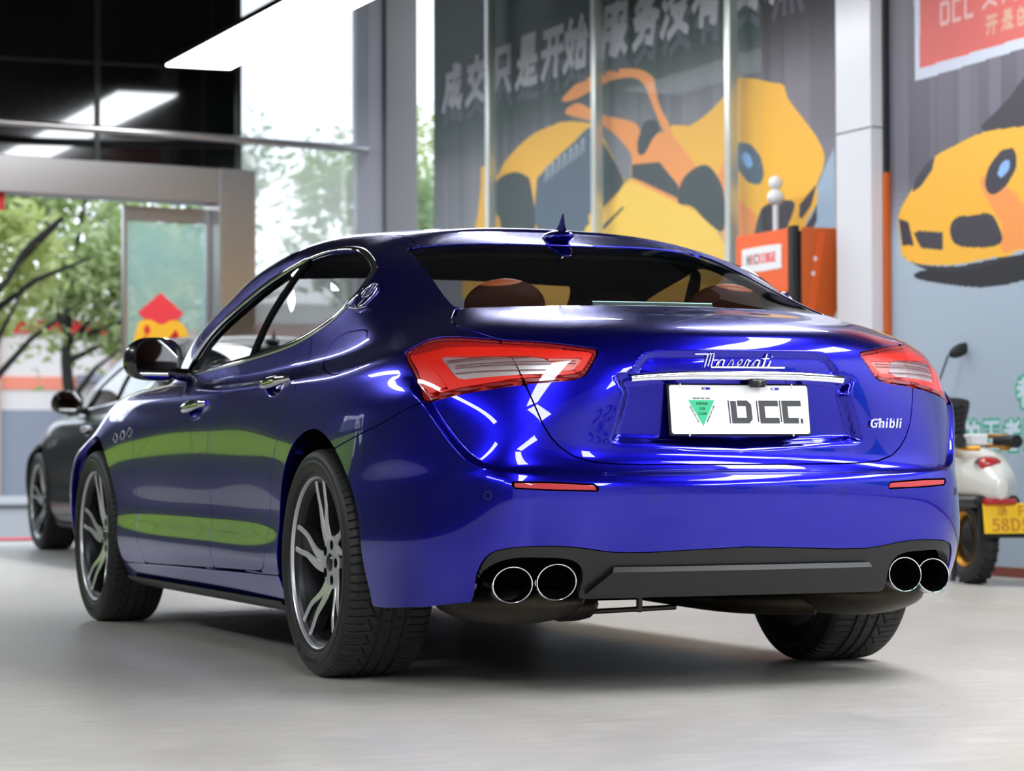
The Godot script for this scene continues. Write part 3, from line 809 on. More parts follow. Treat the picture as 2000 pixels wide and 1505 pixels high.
var CP := PackedVector3Array()
const CU := 20
const CV := 18
func control_points() -> void:
	# the smooth shell of the sedan: rows run upwards from the sill, each from the rear centre round the side to the nose (x, y, z)
	var rows := [
		[0,0.2,0.929,0.198,0.2,0.933,0.412,0.2,0.916,0.552,0.2,0.894,0.683,0.2,0.847,0.795,0.2,0.76,0.878,0.201,0.614,0.912,0.195,0.386,0.905,0.189,-0.008,0.9,0.19,-0.345,0.895,0.19,-0.78,0.889,0.19,-1.211,0.89,0.19,-1.699,0.891,0.19,-2.194,0.886,0.189,-2.601,0.908,0.193,-3.008,0.882,0.177,-3.361,0.725,0.181,-3.714,0.419,0.18,-3.853,-0,0.18,-3.922],
		[0,0.31,1.022,0.198,0.31,1.016,0.409,0.31,1.001,0.561,0.31,0.971,0.708,0.31,0.921,0.805,0.312,0.81,0.879,0.296,0.677,0.928,0.292,0.373,0.956,0.262,-0.006,0.937,0.268,-0.345,0.925,0.267,-0.78,0.919,0.268,-1.211,0.92,0.268,-1.699,0.919,0.268,-2.194,0.926,0.268,-2.602,0.941,0.264,-2.998,0.939,0.283,-3.417,0.84,0.279,-3.704,0.421,0.28,-3.854,-0,0.28,-3.922],
		[0,0.42,1.048,0.199,0.42,1.043,0.407,0.42,1.03,0.576,0.42,1.001,0.724,0.42,0.957,0.834,0.423,0.831,0.904,0.414,0.701,0.955,0.395,0.367,0.976,0.352,-0.005,0.954,0.362,-0.345,0.953,0.36,-0.78,0.952,0.36,-1.211,0.953,0.36,-1.699,0.952,0.36,-2.194,0.949,0.361,-2.602,0.961,0.354,-2.998,0.959,0.388,-3.408,0.861,0.381,-3.704,0.47,0.382,-3.854,-0,0.382,-3.922],
		[0,0.529,1.066,0.199,0.529,1.061,0.407,0.529,1.044,0.571,0.529,1.013,0.733,0.528,0.966,0.822,0.532,0.83,0.891,0.512,0.697,0.95,0.487,0.367,0.973,0.44,-0.005,0.944,0.451,-0.345,0.923,0.45,-0.78,0.924,0.45,-1.211,0.924,0.45,-1.699,0.925,0.45,-2.194,0.934,0.451,-2.602,0.96,0.444,-2.998,0.97,0.478,-3.409,0.871,0.471,-3.704,0.457,0.472,-3.854,-0,0.472,-3.922],
		[0,0.615,1.073,0.199,0.615,1.068,0.407,0.615,1.048,0.575,0.615,1.015,0.727,0.615,0.96,0.81,0.616,0.825,0.886,0.612,0.69,0.951,0.593,0.369,0.979,0.53,-0.005,0.95,0.543,-0.345,0.935,0.541,-0.78,0.936,0.541,-1.211,0.936,0.541,-1.699,0.937,0.541,-2.194,0.942,0.542,-2.602,0.963,0.538,-2.998,0.968,0.555,-3.409,0.877,0.552,-3.704,0.464,0.552,-3.855,-0,0.552,-3.922],
		[0,0.636,1.007,0.198,0.636,1.005,0.409,0.636,0.996,0.559,0.636,0.971,0.713,0.636,0.927,0.814,0.632,0.813,0.894,0.652,0.685,0.954,0.653,0.37,0.975,0.617,-0.005,0.956,0.626,-0.345,0.948,0.624,-0.78,0.945,0.624,-1.211,0.946,0.624,-1.699,0.948,0.624,-2.194,0.953,0.624,-2.602,0.958,0.625,-2.997,0.973,0.617,-3.406,0.839,0.619,-3.7,0.441,0.618,-3.85,-0,0.618,-3.917],
		[0,0.716,0.998,0.198,0.716,0.995,0.411,0.716,0.986,0.556,0.716,0.957,0.7,0.717,0.909,0.812,0.712,0.8,0.897,0.732,0.679,0.954,0.728,0.372,0.97,0.709,-0.006,0.962,0.713,-0.345,0.951,0.712,-0.78,0.951,0.712,-1.211,0.951,0.712,-1.699,0.952,0.712,-2.194,0.955,0.712,-2.602,0.951,0.723,-2.998,0.968,0.687,-3.428,0.746,0.695,-3.725,0.407,0.697,-3.877,-0,0.697,-3.947],
		[0,0.817,1.004,0.198,0.817,1.002,0.412,0.817,0.989,0.551,0.816,0.954,0.687,0.816,0.893,0.816,0.82,0.791,0.897,0.816,0.661,0.953,0.799,0.38,0.962,0.78,-0.006,0.956,0.786,-0.345,0.952,0.786,-0.78,0.95,0.787,-1.211,0.952,0.788,-1.699,0.95,0.788,-2.194,0.949,0.787,-2.598,0.939,0.765,-3.021,0.893,0.746,-3.302,0.719,0.745,-3.617,0.396,0.729,-3.76,-0,0.732,-3.811],
		[0,0.939,1.008,0.198,0.939,1.007,0.413,0.941,0.97,0.547,0.942,0.919,0.671,0.946,0.849,0.8,0.932,0.754,0.882,0.907,0.642,0.936,0.876,0.358,0.947,0.862,-0.002,0.951,0.859,-0.346,0.947,0.851,-0.78,0.945,0.85,-1.211,0.944,0.847,-1.699,0.935,0.837,-2.192,0.927,0.872,-2.611,0.904,0.854,-2.998,0.825,0.817,-3.333,0.65,0.76,-3.567,0.357,0.76,-3.681,-0,0.755,-3.723],
		[0,1.004,0.986,0.197,1.006,0.983,0.414,0.998,0.936,0.542,0.992,0.884,0.658,0.987,0.804,0.786,0.978,0.721,0.868,0.961,0.595,0.921,0.936,0.345,0.928,0.916,0.001,0.942,0.913,-0.347,0.944,0.907,-0.78,0.941,0.903,-1.211,0.938,0.898,-1.698,0.935,0.898,-2.205,0.91,0.912,-2.574,0.869,0.91,-2.94,0.773,0.879,-3.234,0.578,0.836,-3.417,0.308,0.815,-3.479,-0,0.821,-3.514],
		[0,1.043,0.927,0.197,1.045,0.926,0.418,1.04,0.881,0.537,1.033,0.821,0.65,1.024,0.741,0.764,1.018,0.676,0.853,0.991,0.561,0.884,0.969,0.332,0.896,0.945,0.005,0.907,0.933,-0.348,0.908,0.921,-0.779,0.905,0.918,-1.21,0.905,0.925,-1.701,0.897,0.919,-2.177,0.865,0.945,-2.541,0.811,0.935,-2.837,0.672,0.924,-3.044,0.468,0.892,-3.158,0.252,0.879,-3.214,-0,0.883,-3.236],
		[0,1.092,0.704,0.2,1.095,0.704,0.397,1.084,0.68,0.535,1.074,0.651,0.644,1.069,0.612,0.727,1.055,0.562,0.799,1.025,0.438,0.841,1.007,0.286,0.866,0.976,0.018,0.879,0.962,-0.353,0.882,0.952,-0.78,0.88,0.945,-1.21,0.872,0.939,-1.705,0.863,0.95,-2.188,0.815,0.951,-2.451,0.705,0.973,-2.58,0.558,0.978,-2.658,0.397,0.978,-2.725,0.223,0.966,-2.766,-0,0.968,-2.772],
		[0,1.121,0.461,0.203,1.122,0.459,0.409,1.121,0.43,0.524,1.116,0.392,0.635,1.118,0.353,0.705,1.089,0.301,0.776,1.063,0.254,0.814,1.045,0.19,0.848,0.993,0.039,0.866,0.972,-0.336,0.876,0.959,-0.781,0.874,0.948,-1.197,0.861,0.944,-1.718,0.85,0.948,-2.088,0.784,0.945,-2.287,0.677,0.952,-2.381,0.549,0.958,-2.449,0.39,0.968,-2.479,0.221,0.968,-2.504,-0,0.969,-2.503],
		[0,1.204,0.247,0.19,1.205,0.244,0.379,1.199,0.223,0.506,1.188,0.192,0.598,1.189,0.15,0.653,1.171,0.116,0.709,1.154,0.068,0.761,1.139,-0.006,0.798,1.134,-0.129,0.814,1.131,-0.391,0.816,1.125,-0.764,0.812,1.133,-1.25,0.812,1.121,-1.791,0.823,1.127,-1.986,0.746,1.122,-2.124,0.625,1.111,-2.21,0.509,1.11,-2.27,0.37,1.107,-2.314,0.193,1.106,-2.331,-0,1.106,-2.347],
		[0,1.289,-0.005,0.181,1.291,-0.005,0.357,1.284,-0.026,0.482,1.275,-0.046,0.559,1.27,-0.069,0.588,1.27,-0.085,0.631,1.267,-0.109,0.678,1.268,-0.149,0.715,1.271,-0.23,0.737,1.271,-0.436,0.754,1.279,-0.742,0.748,1.271,-1.23,0.74,1.262,-1.547,0.725,1.247,-1.756,0.643,1.25,-1.874,0.541,1.252,-1.939,0.431,1.255,-1.991,0.321,1.258,-2.017,0.171,1.261,-2.039,-0,1.26,-2.041],
		[0,1.381,-0.286,0.166,1.381,-0.286,0.35,1.374,-0.298,0.484,1.364,-0.313,0.499,1.349,-0.296,0.544,1.345,-0.313,0.582,1.344,-0.335,0.61,1.354,-0.377,0.632,1.374,-0.451,0.636,1.388,-0.587,0.72,1.432,-0.812,0.7,1.417,-1.127,0.692,1.389,-1.368,0.667,1.378,-1.512,0.62,1.384,-1.581,0.531,1.397,-1.63,0.429,1.405,-1.665,0.309,1.414,-1.691,0.168,1.418,-1.706,-0,1.42,-1.711],
		[0,1.415,-0.467,0.109,1.416,-0.469,0.206,1.417,-0.469,0.264,1.419,-0.471,0.305,1.423,-0.48,0.324,1.427,-0.487,0.333,1.43,-0.492,0.342,1.433,-0.493,0.345,1.438,-0.517,0.347,1.45,-0.603,0.337,1.453,-0.834,0.335,1.454,-1.079,0.326,1.451,-1.237,0.313,1.444,-1.335,0.279,1.438,-1.378,0.24,1.436,-1.404,0.189,1.434,-1.421,0.137,1.432,-1.435,0.075,1.431,-1.444,-0,1.431,-1.451],
		[0,1.431,-0.543,-0,1.431,-0.553,-0,1.432,-0.558,-0,1.433,-0.573,-0,1.433,-0.584,-0,1.435,-0.594,-0,1.432,-0.613,-0,1.46,-0.646,-0,1.455,-0.685,-0,1.457,-0.75,-0,1.461,-0.872,-0,1.461,-0.978,-0,1.463,-1.044,-0,1.467,-1.106,-0,1.468,-1.118,-0,1.469,-1.145,-0,1.469,-1.157,-0,1.469,-1.165,-0,1.469,-1.171,-0,1.469,-1.173],
	]
	for r in rows:
		for i in CU: CP.append(Vector3(r[i * 3], r[i * 3 + 1], r[i * 3 + 2]))

func cpt(i: int, j: int) -> Vector3:
	# control point with mirrored ghosts past the centre line and past the sill
	var m := Vector3.ONE
	if i < 0:
		i = -i; m.x = -1
	elif i >= CU:
		i = 2 * CU - 2 - i; m.x = -1
	if j < 0:
		return (2.0 * CP[i] - CP[CU + i]) * m
	if j >= CV:
		j = 2 * CV - 2 - j; m.x = -m.x
	return CP[j * CU + i] * m

func bs(t: float) -> Array:
	return [(1 - t) * (1 - t) * (1 - t) / 6.0, (3 * t * t * t - 6 * t * t + 4) / 6.0, (-3 * t * t * t + 3 * t * t + 3 * t + 1) / 6.0, t * t * t / 6.0]

var NU := 0
var NV := 0
var US := PackedFloat32Array()
var VS := PackedFloat32Array()
var BP := PackedVector3Array()
var BN := PackedVector3Array()
var FLD := {}

func sdp(x: float, y: float, p: PackedVector2Array) -> float:
	var d := 1e9
	var inside := false
	var m := p.size()
	var bx := p[m - 1].x
	var by := p[m - 1].y
	for i in m:
		var ax := p[i].x
		var ay := p[i].y
		var ex := bx - ax
		var ey := by - ay
		var wx := x - ax
		var wy := y - ay
		var t := clampf((wx * ex + wy * ey) / (ex * ex + ey * ey + 1e-12), 0.0, 1.0)
		var qx := wx - ex * t
		var qy := wy - ey * t
		d = minf(d, qx * qx + qy * qy)
		if (ay > y) != (by > y) and x < (bx - ax) * (y - ay) / (by - ay) + ax:
			inside = not inside
		bx = ax
		by = ay
	return -sqrt(d) if inside else sqrt(d)

func pline(x: float, p: Array) -> float:
	for i in range(0, p.size() - 2, 2):
		if x <= p[i + 2]:
			return lerpf(p[i + 1], p[i + 3], clampf((x - p[i]) / (p[i + 2] - p[i]), 0, 1))
	return p[p.size() - 1]

# mode 0: side view (z, y); 1: rear view (x, y); 2: shell parameters
func field(p: PackedVector2Array, mode: int) -> PackedFloat32Array:
	var o := PackedFloat32Array()
	o.resize(BP.size())
	o.fill(0.5)
	var lo := Vector2(1e9, 1e9)
	var hi := -lo
	for q in p:
		lo = lo.min(q); hi = hi.max(q)
	lo -= Vector2(0.05, 0.05)
	hi += Vector2(0.05, 0.05)
	for j in NV:
		for i in NU:
			var k := j * NU + i
			var w := BP[k]
			var x := w.x
			var y := w.y
			if mode == 0:
				if x < 0.45: continue
				x = w.z
			elif mode == 1:
				if w.z < -0.5: continue
			else:
				x = US[i] * 0.16; y = VS[j] * 0.08
			if x < lo.x or y < lo.y or x > hi.x or y > hi.y: continue
			o[k] = sdp(x, y, p)
	return o

# intersection of fields; a name with "!" in front is taken from outside
func both(names: Array, gap := 0.0022) -> PackedFloat32Array:
	var o := PackedFloat32Array()
	o.resize(BP.size())
	o.fill(-1.0)
	for nm in names:
		var s := 1.0
		var q: String = nm
		if q.begins_with("!"):
			s = -1.0
			q = q.substr(1)
		var f: PackedFloat32Array = FLD[q]
		for k in o.size():
			var x := s * f[k] + gap
			if x > o[k]: o[k] = x
	return o

func mirror(g: Geo) -> Geo:
	var o := Geo.new()
	for i in range(0, g.v.size(), 3):
		for k in [0, 2, 1]:
			var a := g.v[i + k]
			var b := g.n[i + k]
			o.v.append(Vector3(-a.x, a.y, a.z))
			o.n.append(Vector3(-b.x, b.y, b.z))
			o.t.append(g.t[i + k])
	return o

# the shell where F < 0; side 1 right, -1 left, 0 both
func panel(F: PackedFloat32Array, side := 0, off := 0.0, fl := 0.022) -> Geo:
	var g := Geo.new()
	for j in NV - 1:
		for i in NU - 1:
			var a := j * NU + i
			var c := a + NU + 1
			var f0 := F[a]
			var f1 := F[a + 1]
			var f2 := F[c]
			var f3 := F[c - 1]
			if f0 > 0 and f1 > 0 and f2 > 0 and f3 > 0: continue
			if f0 <= 0 and f1 <= 0 and f2 <= 0 and f3 <= 0:
				var n0 := BN[a]
				var n1 := BN[a + 1]
				var n2 := BN[c]
				var n3 := BN[c - 1]
				g.quad(BP[a] + n0 * off, BP[a + 1] + n1 * off, BP[c] + n2 * off, BP[c - 1] + n3 * off, n0, n1, n2, n3)
				continue
			for T in [[a, a + 1, c], [a, c, c - 1]]:
				var pp := []
				var nn := []
				var cut := []
				var inner := Vector3.ZERO
				for e in 3:
					var p: int = T[e]
					var q: int = T[(e + 1) % 3]
					if F[p] <= 0:
						pp.append(BP[p] + BN[p] * off)
						nn.append(BN[p])
						inner = BP[p] + BN[p] * off
					if (F[p] <= 0) != (F[q] <= 0):
						var t := F[p] / (F[p] - F[q])
						var m := BN[p].lerp(BN[q], t).normalized()
						var w := BP[p].lerp(BP[q], t) + m * off
						pp.append(w)
						nn.append(m)
						cut.append([w, m])
				if pp.size() < 3: continue
				g.tri(pp[0], pp[1], pp[2], nn[0], nn[1], nn[2])
				if pp.size() == 4: g.tri(pp[0], pp[2], pp[3], nn[0], nn[2], nn[3])
				if cut.size() == 2 and fl > 0.0:
					var A: Vector3 = cut[0][0]
					var B: Vector3 = cut[1][0]
					var ma: Vector3 = cut[0][1]
					var mb: Vector3 = cut[1][1]
					var o := (B - A).cross(ma + mb)
					if o.length_squared() < 1e-18: continue
					o = o.normalized()
					if o.dot(A + B - inner * 2.0) < 0: o = -o
					var ca := (ma + o).normalized()
					var cb := (mb + o).normalized()
					var A1 := A - ma * 0.003 + o * 0.0008
					var B1 := B - mb * 0.003 + o * 0.0008
					g.quad(A, B, B1, A1, ca, cb, o, o)
					g.quad(A1, B1, B - mb * fl, A - ma * fl, o, o, o, o)
	if side > 0: return g
	var m := mirror(g)
	if side == 0: 
		m.v.append_array(g.v); m.n.append_array(g.n); m.t.append_array(g.t)
	return m

# point and normal of the shell (right half) at a place of the side view, or of the rear view
func shell_at(x: float, y: float, rear := false) -> Array:
	var best := 1e9
	var bi := 0
	var bj := 0
	for st in [6, 1]:
		var ilo := 0
		var ihi := NU
		var jlo := 0
		var jhi := NV
		if st == 1:
			ilo = maxi(0, bi - 6); ihi = mini(NU, bi + 7); jlo = maxi(0, bj - 6); jhi = mini(NV, bj + 7)
		for j in range(jlo, jhi, st):
			for i in range(ilo, ihi, st):
				var w := BP[j * NU + i]
				if rear and w.z < 0.2 or not rear and w.x < 0.5: continue
				var dx := (w.x if rear else w.z) - x
				var dy := w.y - y
				var d := dx * dx + dy * dy
				if d < best:
					best = d; bi = i; bj = j
	# one linear step inside the cell
	var i0 := clampi(bi, 1, NU - 2)
	var j0 := clampi(bj, 1, NV - 2)
	var k := j0 * NU + i0
	var P := BP[k]
	var du := (BP[k + 1] - BP[k - 1]) * 0.5
	var dv := (BP[k + NU] - BP[k - NU]) * 0.5
	var a := du.x if rear else du.z
	var b := dv.x if rear else dv.z
	var det := a * dv.y - b * du.y
	if absf(det) > 1e-9:
		var rx := x - (P.x if rear else P.z)
		var ry := y - P.y
		var s := clampf((rx * dv.y - b * ry) / det, -1.5, 1.5)
		var t := clampf((a * ry - du.y * rx) / det, -1.5, 1.5)
		P += du * s + dv * t
	return [P, BN[k]]

func side_pt(z: float, y: float, out := 0.0, s := -1.0) -> Vector3:
	var r := shell_at(z, y)
	var p: Vector3 = r[0] + r[1] * out
	return Vector3(p.x * s, p.y, p.z)

func rear_pt(x: float, y: float, out := 0.0) -> Vector3:
	var r := shell_at(absf(x), y, true)
	var p: Vector3 = r[0] + r[1] * out
	return Vector3(p.x * (1.0 if x >= 0 else -1.0), p.y, p.z)

func shell_frame(x: float, y: float, rear := false, s := -1.0) -> Transform3D:
	# a frame on the shell: z outwards, y up along it
	var r := shell_at(absf(x) if rear else x, y, rear)
	var p: Vector3 = r[0]
	var nn: Vector3 = r[1]
	if (rear and x < 0) or (not rear and s < 0):
		p.x = -p.x; nn.x = -nn.x
	var up := (Vector3.UP - nn * nn.y).normalized()
	return Transform3D(Basis(up.cross(nn), up, nn), p)

const DLO := [-1.895, 0.985, -1.7, 0.988, -1.526, 0.993, -1.23, 1.003, -0.952, 1.018, -0.687, 1.034, -0.49, 1.057, -0.340, 1.088, -0.235, 1.120, -0.174, 1.170, -0.166, 1.216, -0.198, 1.261, -0.262, 1.294, -0.385, 1.333, -0.50, 1.356, -0.60, 1.364, -0.70, 1.359, -0.868, 1.330, -1.195, 1.279, -1.43, 1.221, -1.62, 1.162, -1.745, 1.103, -1.84, 1.03]

func build_shell() -> void:
	control_points()
	var spans := [[0, 6, 22], [6, 9, 26], [9, 16, 18], [16, 19, 8]]
	for s in spans:
		for q in (s[1] - s[0]) * s[2]: US.append(s[0] + float(q) / s[2])
	US.append(19.0)
	for s in [[0, 4, 8], [4, 6, 10], [6, 10, 10], [10, 12, 14], [12, 15, 16], [15, 17, 10]]:
		for q in (s[1] - s[0]) * s[2]: VS.append(s[0] + float(q) / s[2])
	VS.append(17.0)
	NU = US.size()
	NV = VS.size()
	# rows first, then columns
	var rows := []
	for j in NV:
		var jv := mini(int(VS[j]), CV - 2)
		var b := bs(VS[j] - jv)
		var line := PackedVector3Array()
		for i in range(-1, CU + 1):
			line.append(cpt(i, jv - 1) * b[0] + cpt(i, jv) * b[1] + cpt(i, jv + 1) * b[2] + cpt(i, jv + 2) * b[3])
		rows.append(line)
	BP.resize(NU * NV)
	BN.resize(NU * NV)
	var wi := []
	for i in NU:
		var iu := mini(int(US[i]), CU - 2)
		wi.append([iu, bs(US[i] - iu)])
	for j in NV:
		var line: PackedVector3Array = rows[j]
		for i in NU:
			var iu: int = wi[i][0]
			var b: Array = wi[i][1]
			BP[j * NU + i] = line[iu] * b[0] + line[iu + 1] * b[1] + line[iu + 2] * b[2] + line[iu + 3] * b[3]
	normals()
	# the pressed-in panel round the number plate, the bumper's crease
	var rec := smooth(pv([-0.2, 0.905, 0.338, 0.905, 0.36, 0.85, 0.392, 0.745, 0.40, 0.72, 0.385, 0.708, 0.3, 0.704, -0.2, 0.702]), 3)
	var bad := pv([-0.2, 0.972, 0.25, 0.970, 0.29, 0.962, 0.316, 0.935, 0.335, 0.895, -0.2, 0.895])
	var cr := [Vector2(5.95, 8.4), Vector2(5.79, 7.53), Vector2(5.48, 7.0), Vector2(5.22, 6.44), Vector2(4.95, 5.91), Vector2(4.68, 5.41), Vector2(4.4, 4.98), Vector2(4.15, 4.69), Vector2(3.88, 4.51), Vector2(3.4, 4.40), Vector2(2.06, 4.32), Vector2(-0.5, 4.3)]
	for j in NV:
		for i in NU:
			var k := j * NU + i
			var w := BP[k]
			for hc in [Vector2(-1.413, 0.838), Vector2(-0.468, 0.900)]:     # hollows behind the door handles
				var e := Vector2((w.z - hc.x) / 0.095, (w.y - hc.y) / 0.034).length()
				if e < 1.0 and w.x > 0.7: BP[k] = BP[k] - BN[k] * 0.016 * smoothstep(1.0, 0.45, e)
			if w.z < 0.4 or VS[j] > 10.5: continue
			if w.x < 0.48 and w.y > 0.66 and w.y < 1.0:
				var d := sdp(w.x, w.y, rec)
				var e := sdp(w.x, w.y, bad)
				var dep := 0.030 * smoothstep(0.0, 0.026, -d)
				dep = maxf(dep, 0.012 * smoothstep(0.0, 0.014, -e))
				BP[k] = w - Vector3(0, 0, dep)
			if w.y < 0.9:
				var q := Vector2(US[i] * 0.16, VS[j] * 0.08)
				var dd := 1e9
				var sg := 1.0
				for c in cr.size() - 1:
					var A: Vector2 = cr[c] * Vector2(0.16, 0.08)
					var B: Vector2 = cr[c + 1] * Vector2(0.16, 0.08)
					var t := clampf((q - A).dot(B - A) / (B - A).length_squared(), 0, 1)
					var r := q - A.lerp(B, t)
					if r.length() < dd:
						dd = r.length()
						sg = signf((B - A).cross(r))
				var s := dd * sg   # positive outside the crease
				var amp := lerpf(0.005, 0.016, smoothstep(2.4, 4.2, US[i])) * (1.0 - smoothstep(7.0, 8.2, VS[j])) * (1.0 - smoothstep(6.0, 7.2, US[i]))
				var h := amp * smoothstep(-0.016, 0.002, s) * exp(-maxf(s, 0.0) / 0.10)
				BP[k] += BN[k] * h
	normals()
	# outlines of the panels
	FLD.lamp = field(smooth(uvp([6.03, 9.5, 5.85, 9.85, 5.44, 10.22, 4.68, 9.92, 3.96, 9.5, 3.2, 9.2, 2.4, 8.78, 2.17, 8.66, 2.13, 8.5, 2.18, 8.25, 2.36, 7.78, 2.5, 7.66, 2.74, 7.58, 3.54, 7.5, 4.42, 7.36, 4.91, 7.27, 5.38, 7.12, 5.5, 7.14, 5.6, 7.35, 5.79, 7.99, 5.97, 8.8]), 3), 2)
	var li := PackedFloat32Array()
	for x in FLD.lamp: li.append(x + 0.0135)
	FLD.lampin = li
	FLD.lampglow = field(smooth(uvp([5.22, 8.82, 4.6, 8.62, 3.96, 8.52, 3.16, 8.36, 3.02, 7.84, 3.54, 7.76, 4.42, 7.70, 4.80, 7.70, 4.97, 7.9, 5.10, 8.25]), 3), 2)
	FLD.lamptop = field(uvp([6.1, 9.3, 5.9, 10.2, 5.4, 10.5, 3.96, 9.8, 2.1, 8.9, 2.4, 8.60, 3.96, 9.10, 5.1, 9.42, 5.8, 9.25]), 2)
	FLD.lampstripe = field(uvp([3.10, 8.35, 2.36, 8.30, 2.60, 7.88, 3.0, 7.84]), 2)
	FLD.lampblade = field(uvp([5.86, 8.85, 5.62, 8.7, 5.16, 7.68, 5.06, 7.5, 5.42, 7.33, 5.62, 7.6]), 2)
	FLD.trunk = field(pv([-0.2, 1.130, 0.2, 1.128, 0.473, 1.123, 0.60, 1.1175, 0.63, 1.112, 0.679, 1.078, 0.706, 1.055, 0.708, 1.044, 0.686, 1.027, 0.651, 1.004, 0.640, 0.95, 0.624, 0.878, 0.606, 0.82, 0.588, 0.765, 0.566, 0.725, 0.541, 0.697, 0.508, 0.674, 0.455, 0.658, 0.39, 0.652, 0.323, 0.650, -0.2, 0.648]), 1)
	FLD.glass = field(smooth(pv([-0.2, 1.364, 0.0, 1.364, 0.2, 1.366, 0.35, 1.364, 0.47, 1.354, 0.53, 1.344, 0.548, 1.325, 0.565, 1.27, 0.59, 1.20, 0.617, 1.132, 0.617, 1.122, 0.60, 1.1205, 0.473, 1.1255, 0.2, 1.1305, 0.0, 1.132, -0.2, 1.132]), 3), 1)
	FLD.side_glass = field(smooth(pv(DLO), 3), 0)
	FLD.front_door = field(pv([-2.245, 0.950, -2.05, 0.972, -1.905, 0.983, -1.7, 0.986, -1.526, 0.991, -1.23, 1.001, -1.03, 1.011, -1.067, 0.924, -1.136, 0.858, -1.20, 0.81, -1.228, 0.75, -1.24, 0.65, -1.252, 0.54, -1.245, 0.42, -1.222, 0.286, -2.15, 0.266, -2.235, 0.268, -2.275, 0.36, -2.297, 0.47, -2.305, 0.6, -2.298, 0.74, -2.285, 0.832, -2.265, 0.9]), 0)
	FLD.rear_door = field(pv([-1.03, 1.011, -0.952, 1.016, -0.687, 1.032, -0.504, 1.055, -0.41, 1.075, -0.385, 1.05, -0.335, 0.98, -0.26, 0.92, -0.225, 0.88, -0.235, 0.835, -0.30, 0.775, -0.371, 0.725, -0.432, 0.655, -0.475, 0.58, -0.505, 0.50, -0.53, 0.42, -0.555, 0.35, -0.585, 0.315, -0.635, 0.300, -0.72, 0.296, -1.222, 0.286, -1.245, 0.42, -1.252, 0.54, -1.24, 0.65, -1.228, 0.75, -1.20, 0.81, -1.136, 0.858, -1.067, 0.924]), 0)
	FLD.fuel_door = field(smooth(pv([0.085, 1.057, 0.0, 1.062, -0.094, 1.057, -0.170, 1.033, -0.183, 0.985, -0.115, 0.955, -0.011, 0.935, 0.115, 0.922, 0.168, 0.946, 0.140, 1.003]), 3), 0)
	FLD.diffuser = field(smooth(pv([-0.2, 0.404, 0.3, 0.404, 0.41, 0.406, 0.49, 0.417, 0.56, 0.424, 0.66, 0.423, 0.722, 0.413, 0.748, 0.39, 0.760, 0.345, 0.756, 0.29, 0.745, 0.235, 0.6, 0.23, -0.2, 0.23]), 3), 1)
	FLD.tailpipes = field(smooth(pv([0.752, 0.26, 0.756, 0.33, 0.732, 0.37, 0.68, 0.390, 0.60, 0.391, 0.535, 0.386, 0.50, 0.368, 0.488, 0.335, 0.49, 0.292, 0.50, 0.26, 0.62, 0.24]), 3), 1)
	FLD.reflector = field(pv([0.686, 0.586, 0.693, 0.594, 0.690, 0.604, 0.60, 0.6035, 0.472, 0.5965, 0.458, 0.586, 0.462, 0.577, 0.58, 0.580]), 1)
	for nm in ["arch", "bumper", "low", "sill", "roof", "strip", "bodyside", "windscreen", "bonnet", "wing", "nose", "cabin"]:
		var f := PackedFloat32Array()
		f.resize(BP.size())
		FLD[nm] = f
	for j in NV:
		for i in NU:
			var k := j * NU + i
			var w := BP[k]
			var u := US[i]
			var v := VS[j]
			var ar := 1e9
			for zc in [0.0, -2.998]:
				var dz: float = w.z - zc
				ar = minf(ar, (Vector2(dz, w.y - 0.35).length() if w.y > 0.35 else absf(dz) - 0.06 * (0.35 - w.y)) - 0.408)
			FLD.arch[k] = ar if w.x > 0.5 else 1.0
			FLD.bumper[k] = maxf(w.y - pline(w.z, [0.2, 0.695, 0.25, 0.707, 0.525, 0.767, 0.72, 0.827, 0.80, 0.85, 0.9, 0.878, 1.2, 0.95]), 0.2 - w.z)
			FLD.low[k] = pline(w.z, [-3.9, 0.19, -2.6, 0.18, -0.4, 0.18, 0.4, 0.235, 0.5, 0.235, 0.7, 0.247, 0.8, 0.262, 1.2, 0.285]) - w.y
			FLD.sill[k] = maxf(w.y - (0.256 + (w.z + 2.62) * 0.0165), maxf(w.z - 0.2, -2.9 - w.z))
			FLD.roof[k] = maxf(w.x - 0.487, (14.7 - v) * 0.1)
			FLD.strip[k] = maxf(absf(w.x - 0.504) - 0.0165, (14.7 - v) * 0.1)
			FLD.bodyside[k] = minf(0.521 - w.x, (v - 14.7) * 0.1)
			FLD.windscreen[k] = maxf((13.72 - u) * 0.16, maxf((12.1 - v) * 0.1, (v - 14.95) * 0.1))
			FLD.bonnet[k] = maxf((13.9 - u) * 0.2, maxf((9.6 - v) * 0.05, (v - 12.05) * 0.1))
			FLD.wing[k] = maxf(w.z - pline(w.y, [0.2, -2.235, 0.268, -2.235, 0.36, -2.275, 0.47, -2.297, 0.6, -2.305, 0.74, -2.298, 0.832, -2.285, 0.9, -2.265, 0.95, -2.245, 1.0, -2.1]), (v - 12.1) * 0.1)
			FLD.nose[k] = w.z + 3.44
			FLD.cabin[k] = maxf((11.3 - v) * 0.1, maxf(w.z - 0.45, -2.4 - w.z))

func uvp(a: Array) -> PackedVector2Array:
	var o := PackedVector2Array()
	for i in range(0, a.size(), 2): o.append(Vector2(a[i] * 0.16, a[i + 1] * 0.08))
	return o

